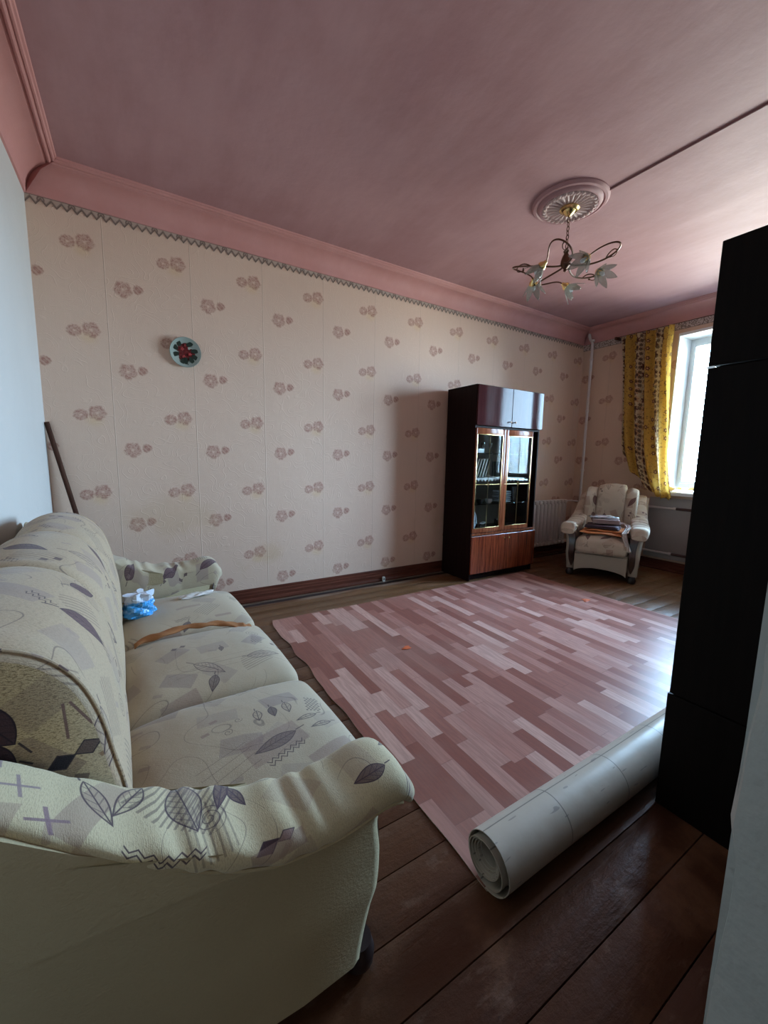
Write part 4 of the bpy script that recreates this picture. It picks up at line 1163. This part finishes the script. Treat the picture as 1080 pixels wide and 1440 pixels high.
def unit(name, loc, rz_, hw, ncush, pm, pseat, parm, pend, plain, label, cat):
    root = empty(name, loc, rz_, label, cat)
    inner = hw-.176
    for s in (-1, 1): arm(root, s, hw, (parm if s > 0 or ncush == 1 else 'sofa_print_near_arm', plain), dz=.03 if (s > 0 and ncush > 1) else 0)
    # seat cushions
    w = 2*inner/ncush
    for c in range(ncush):
        y0 = -inner+c*w; rings = []; NR = 44; n = 72
        for q in range(NR+1):
            t = q/NR; yy = y0+.002+(w-.004)*t
            ed = min(t, 1-t)*w; e = 1 if ed > .07 else math.sqrt(max(0, 1-(1-ed/.07)**2))
            ring = []
            for k in range(n):
                a = k*2*PI/n; ca, sa = math.cos(a), math.sin(a)
                px = math.copysign(abs(ca)**.38, ca); pz = math.copysign(abs(sa)**.55, sa)
                x_ = .18+px*(.305-.03*(1-e)); crown = .030*(1-(px)**2)*(1-(2*t-1)**2)+.016*(1-(2*t-1)**2)
                z_ = .355+pz*(.088-.036*(1-e))+(crown if pz > 0 else 0)+(.006*math.sin(px*9+t*5)*(.3 if pz > 0 else 0))
                ring.append(Vector((x_, yy+.004*math.sin(x_*14+c), z_)))
            rings.append(ring)
        b = BM(); b.loft(rings, uvo=(.07*c+.1, .43*c)); b.build('seat_cushion', pseat, root, angle=70)
    # seat base + arched apron
    b = BM(); b.box(-.44, .40, -inner-.005, inner+.005, .11, .29, bev=.01); b.build('seat_base', plain, root)
    rings = []
    for q in range(31):
        y_ = -inner+2*inner*q/30; t = 2*q/30-1; zlow = .065+.055*(1-t**2)**.6*(1 if ncush == 1 else .5)
        rings.append([Vector((.40, y_, zlow)), Vector((.425, y_, zlow)), Vector((.432, y_, .20)), Vector((.428, y_, .262)), Vector((.40, y_, .27))])
    BM().loft(rings).build('apron', plain, root)
    # back frame
    box('back_frame', plain, (-.46, -.42, -hw+.115, hw-.115, .12, .80), root, .015)
    # back cushions
    bp = [(-.10, .40), (-.090, .50), (-.092, .62), (-.105, .70), (-.125, .80), (-.155, .875), (-.205, .930), (-.275, .958), (-.345, .957), (-.40, .925), (-.435, .86), (-.452, .78), (-.456, .66), (-.455, .45)]
    # resample closed smooth
    pp_ = [Vector((p[0], 0, p[1])) for p in bp]; ring0 = []
    m = len(pp_)
    for k in range(m):
        for q in range(5):
            t = q/5; p0, p1, p2, p3 = pp_[(k-1) % m], pp_[k], pp_[(k+1) % m], pp_[(k+2) % m]
            if k >= m-1: ring0.append(p1*(1-t)+p2*t); continue
            if k == 0: p0 = p1
            if k == m-2: p3 = p2
            ring0.append(.5*((2*p1)+(-p0+p2)*t+(2*p0-5*p1+4*p2-p3)*t*t+(-p0+3*p1-3*p2+p3)*t**3))
    cen = Vector((-.29, 0, .66))
    bi = inner-.035 if ncush > 1 else inner+.02
    nb = 3
    widths = [2*bi/3]*3 if ncush > 1 else [bi*.46, bi*1.08, bi*.46]
    y0 = -bi
    for c in range(nb):
        rings = []; NR = 40; wdt = widths[c]
        for q in range(NR+1):
            t = q/NR; yy = y0+wdt*t
            out_end = (c == 0 and t < .5) or (c == nb-1 and t > .5)
            ed = min(t, 1-t)*wdt; R_ = (.014 if out_end else .050) if ncush > 1 else .022
            e = 1 if ed > R_ else math.sqrt(max(0, 1-(1-ed/R_)**2))
            depth = (.055 if not out_end else .012) if ncush > 1 else .018
            ring = []
            for kk, p in enumerate(ring0):
                d = p-cen; l = d.length; up = max(0, d.z/l)
                bul = .016*(1-(2*t-1)**2)
                f_ = (l-depth*(1-e)*(1 if d.z > -.1 else .2)+bul*(.6+.4*up))/l
                w_ = .0035*math.sin(yy*70+d.x*9)*max(0, 1-ed/.14)*up
                P_ = cen+d*f_+Vector((0, 0, w_+.006*math.sin(yy*9+c)*up))
                if P_.x < -.455: P_.x = -.455
                if ncush == 1: P_.x += .05*((yy/bi)**2)*(.8 if c != 1 else .8); P_.z += (.03 if c == 1 else -.005)*max(0, up)
                ring.append(Vector((P_.x, yy, P_.z)))
            rings.append(ring)
        b = BM(); b.loft(rings, mi=0, capmi=1, uvo=(.03, .61*c)); o = b.build('back_cushion', [pm, pend], root, angle=60)
        if ncush > 1 and c in (0, nb-1):
            # seam piping round the outer end panel
            rr = rings[1] if c == 0 else rings[-2]
            BM().tube([p+Vector((0, -.003 if c == 0 else .003, 0)) for p in rr+[rr[0]]], .0025, 6, cap=False).build('end_piping', pm, root)
        y0 += wdt
    for sx, sy in ((.36, -1), (.36, 1), (-.42, -1), (-.42, 1)):
        BM().lathe([(.0005, 0), (.030, 0), (.040, .015), (.042, .04), (.036, .058), (.034, .07), (.0005, .07)], (sx, sy*(hw-.125), 0), 20).build('leg', 'dark_foot', root)
    return root
sofa = unit('sofa', (.511, 1.664, 0), math.radians(2.4), 1.055, 3, 'sofa_print', 'sofa_print_seat', 'sofa_print_arm', 'sofa_end_speckle', 'plain_upholstery',
            'long cream three-seat sofa with leaf and square print along white wall', 'sofa')
AR = math.radians(203.5)
chair = unit('armchair', (5.08, 2.53, 0), AR, .425, 1, 'chair_print', 'chair_print', 'chair_print', 'chair_print', 'chair_plain',
             'worn cream patterned armchair with piled clothes in window corner', 'armchair')

# ------------------------------------------------------------------ things on the sofa
bg = empty('plastic_bag', (.475, 2.22, .470), .3, 'crumpled blue and white plastic packet on far sofa cushion', 'bag')
rings = []
for q in range(22):
    t = q/21; ring = []
    for k in range(36):
        a = k*2*PI/36
        r = (.058-.016*t)*(1+.10*math.sin(a*5+q*.7)+.07*math.sin(a*9-q*1.3))*(1 if t > .1 else .75+2.5*t)
        if t > .72: r *= 1+.35*(t-.72)/.28*math.sin(a*6+1)
        ring.append(Vector((r*math.cos(a)*1.25, r*math.sin(a)*.95, .115*t+.008*math.sin(a*4+q)*t)))
    rings.append(ring)
b = BM(); b.loft(rings, cap=True)
for i, f in enumerate(b.f): b.uv[i] = [(b.v[k][0]*1.3+b.v[k][1], b.v[k][2]) for k in f]
b.build('packet', 'blue_bag_print', bg, angle=20)
def crumple(name, loc, sx, sy, h, mat, lb, cat, seed=1, n=20):
    vs = []; fs = []; rnd = random.Random(seed)
    for j in range(n+1):
        for i in range(n+1):
            x = (i/n-.5); y = (j/n-.5)
            z = h*(.5+.5*math.sin(x*17+seed+y*5)*math.sin(y*13+x*6))*(1-(2*max(abs(x), abs(y)))**4*.6)+.002
            vs.append((x*sx*(1+.12*math.sin(y*9)), y*sy*(1+.15*math.sin(x*8+seed)), z))
    for j in range(n):
        for i in range(n):
            a = j*(n+1)+i; fs.append((a, a+1, a+n+2, a+n+1))
    b = BM(); b.add(vs, fs, [[(vs[k][0], vs[k][1]) for k in f] for f in fs]); o = b.build(name, mat, fix=False)
    m_ = o.modifiers.new('t', 'SOLIDIFY'); m_.thickness = .002; m_.offset = 1; o.location = loc; return tag(o, lb, cat)
o = crumple('tissue', (.75, 2.35, .487), .17, .055, .016, 'tissue', 'crumpled pale tissue lying on far sofa cushion', 'tissue', 3); o.rotation_euler = (0, 0, .25)
# orange cloth wedged between the far and middle cushions
vs = []; fs = []; nn = 40
for i in range(nn+1):
    t = i/nn; x = .455+.475*t; y = 1.90+.03*math.sin(t*PI)+.006*math.sin(t*20); w = .020+.006*math.sin(t*9)
    zc_ = .448+.030*math.sin(min(1, t*1.15)*PI)**.6-.012*(t > .93)
    for k in range(7):
        a = k/6; vs.append((x, y+(a-.5)*w*2, zc_+.010*math.sin(a*PI)+.003*math.sin(t*33+k)))
for i in range(nn):
    for k in range(6):
        a = i*7+k; fs.append((a, a+1, a+8, a+7))
b = BM(); b.add(vs, fs); o = b.build('orange_cloth', 'orange_cloth', fix=False); m_ = o.modifiers.new('t', 'SOLIDIFY'); m_.thickness = .006; tag(o, 'narrow orange cloth wedged between far and middle sofa cushions', 'cloth')

# stick in the corner
st = empty('broom_stick', (.33, 3.42, 0), 0, 'dark wooden stick leaning in corner behind sofa', 'stick')
p1 = Vector((.012, 3.445, 1.455)); p0 = Vector((.29, 3.40, .012)); dd = (p1-p0).normalized()
BM().tube([p0-Vector((.33, 3.42, 0)), p1-Vector((.33, 3.42, 0))], .0145, 14).build('shaft', 'stick_wood', st)
BM().tube([p0-Vector((.33, 3.42, 0))+Vector((0, 0, .0)), p0-Vector((.33, 3.42, 0))+dd*.05], .017, 14).build('ferrule', 'bronze', st)

# painted wall plate
pl = empty('wall_plate', (.858, W-.006, 2.02), 0, 'round pale decorative plate with red flowers hung on papered wall', 'plate')
MX = Matrix.Rotation(PI/2, 3, 'X')
BM().lathe([(.0005, .006), (.055, .006), (.085, .016), (.105, .026), (.107, .023), (.088, .011), (.058, .0), (.0005, .0)], seg=48, M=MX).build('dish', 'plate_enamel', pl)
def petals(cx, cz, R, n, mat, nm, y=-.0075, ph=0):
    b = BM()
    for k in range(n):
        a = ph+k*2*PI/n; c = Vector((cx+R*.55*math.cos(a), 0, cz+R*.55*math.sin(a)))
        def pt(u, w): return c+Vector((math.cos(a)*u-math.sin(a)*w, 0, math.sin(a)*u+math.cos(a)*w))
        n2 = 12; ring = [pt(R*.5*math.cos(q*2*PI/n2), R*.38*math.sin(q*2*PI/n2)) for q in range(n2)]
        b.loft([[p+Vector((0, y, 0)) for p in ring], [c+(p-c)*.7+Vector((0, y-.0022, 0)) for p in ring]])
    b.build(nm, mat, pl)
for cx, cz, s in ((-.022, .022, 1), (.030, -.010, 1), (-.012, -.032, 1), (.0, .05, .7)):
    petals(cx, cz, .040*s, 6, 'red_enamel', 'red_flower', ph=cx*40)
    petals(cx, cz, .012*s, 5, 'red_light_enamel', 'flower_centre', y=-.010)
for cx, cz, a in ((-.070, .030, 2.4), (-.068, -.02, 3.5), (.03, .060, .5), (.062, .015, .1), (.066, -.03, -.6), (-.045, .062, 2.0), (-.02, -.066, -1.9), (.04, -.052, -1.0), (.0, -.06, -1.5)):
    b = BM(); c = Vector((cx, -.009, cz)); n2 = 10
    ring = [c+Vector((math.cos(a)*.026*math.cos(q*2*PI/n2)-math.sin(a)*.016*math.sin(q*2*PI/n2), 0, math.sin(a)*.026*math.cos(q*2*PI/n2)+math.cos(a)*.016*math.sin(q*2*PI/n2))) for q in range(n2)]
    yo_ = -.004 if math.hypot(cx, cz) > .055 else 0
    b.loft([[p+Vector((0, yo_, 0)) for p in ring], [p*.98+c*.02+Vector((0, yo_-.003, 0)) for p in ring]]); b.build('painted_leaf', 'green_enamel', pl)
BM().tube([(.0, -.011, -.035), (.006, -.011, -.06), (.016, -.018, -.088)], .003, 6).build('painted_stem', 'green_enamel', pl)
pl.rotation_euler = (.10, 0, 0)

# ------------------------------------------------------------------ pile on the armchair (placed in chair-local coordinates)
MC = Matrix.Translation((5.08, 2.53, 0)) @ Matrix.Rotation(AR, 4, 'Z')
def onchair(o, x, y, z, rz_=0):
    p = MC @ Vector((x, y, z)); o.location = p; o.rotation_euler = (0, 0, AR+rz_); return o
def cloth_slab(name, sx, sy, h, layers, mat, lb, cat, seed=0, sag=.01):
    root = None; rings_all = BM()
    for l in range(layers):
        z0 = l*h; rings = []
        for q in range(21):
            t = q/20; x_ = (t-.5)*sx*(1-.03*l); ring = []
            e = min(1, min(t, 1-t)*12); e = math.sqrt(max(.05, 1-(1-e)**2))
            for k in range(32):
                a = k*2*PI/32; ca, sa = math.cos(a), math.sin(a)
                yy = math.copysign(abs(ca)**.3, ca)*sy*.5*(1-.04*l); zz = math.copysign(abs(sa)**.7, sa)*h*.48*e
                wv_ = .004*math.sin(x_*40+yy*22+seed+l)+.003*math.sin(yy*61+seed)
                ring.append(Vector((x_, yy+.003*math.sin(x_*30+seed), z0+h*.5+zz+wv_)))
            rings.append(ring)
        rings_all.loft(rings)
    o = rings_all.build(name, mat, angle=60); return tag(o, lb, cat)
zc = .496
o = onchair(cloth_slab('folded_cloth', .34, .44, .024, 1, 'orange_board', 'orange folded cloth at bottom of pile on armchair seat', 'cloth', 1), .24, .0, zc-.008)
o = onchair(cloth_slab('folded_cloth', .32, .40, .018, 1, 'orange_board', 'second orange folded cloth in pile on armchair, curling at right', 'cloth', 4), .21, .035, zc+.022)
o = onchair(cloth_slab('folded_garment', .28, .34, .018, 2, 'purple_cloth', 'dark purple folded garment in middle of armchair pile', 'garment', 7), .20, -.02, zc+.046)
o = onchair(box('cardboard_box', 'pinkish_card', (-.10, .10, -.13, .13, 0, .050), None, .006), .17, -.0, zc+.094, .12); tag(o, 'flat pinkish box lying on dark garment in armchair', 'box')
BM().box(-.101, .101, -.131, .131, .034, .036).build('lid_seam', 'purple_cloth', o)
o = onchair(crumple('silver_packet', (0, 0, 0), .15, .26, .030, 'silver_wrap', 'crumpled silver packet on top of pinkish box in armchair', 'packet', 5), .15, -.03, zc+.148, .3)
# white cloth draped over the arm side
vs = []; fs = []
for i in range(31):
    t = i/30
    P_ = [(.10, .02, zc+.085), (.14, .14, zc+.11), (.20, .20, zc+.10), (.30, .225, zc+.075), (.425, .20, zc+.03), (.46, .24, zc-.08), (.462, .255, zc-.15)]
    f = t*(len(P_)-1); k0 = min(int(f), len(P_)-2); q = f-k0; c = Vector(P_[k0])*(1-q)+Vector(P_[k0+1])*q
    for k in range(9):
        w = (k/8-.5)*(.085+.03*math.sin(t*6)); vs.append((c.x+.008*math.sin(k*1.7+t*9)+(w*.7 if t < .6 else 0), c.y+w*(.6 if t < .6 else .7), c.z+.008*math.sin(k*2.1+t*7)))
for i in range(30):
    for k in range(8):
        a = i*9+k; fs.append((a, a+1, a+10, a+9))
b = BM(); b.add(vs, fs); o = b.build('white_scarf', 'white_cloth', fix=False); m_ = o.modifiers.new('t', 'SOLIDIFY'); m_.thickness = .005
onchair(o, 0, 0, 0); tag(o, 'pale scarf hanging over front edge of armchair seat at right', 'scarf')
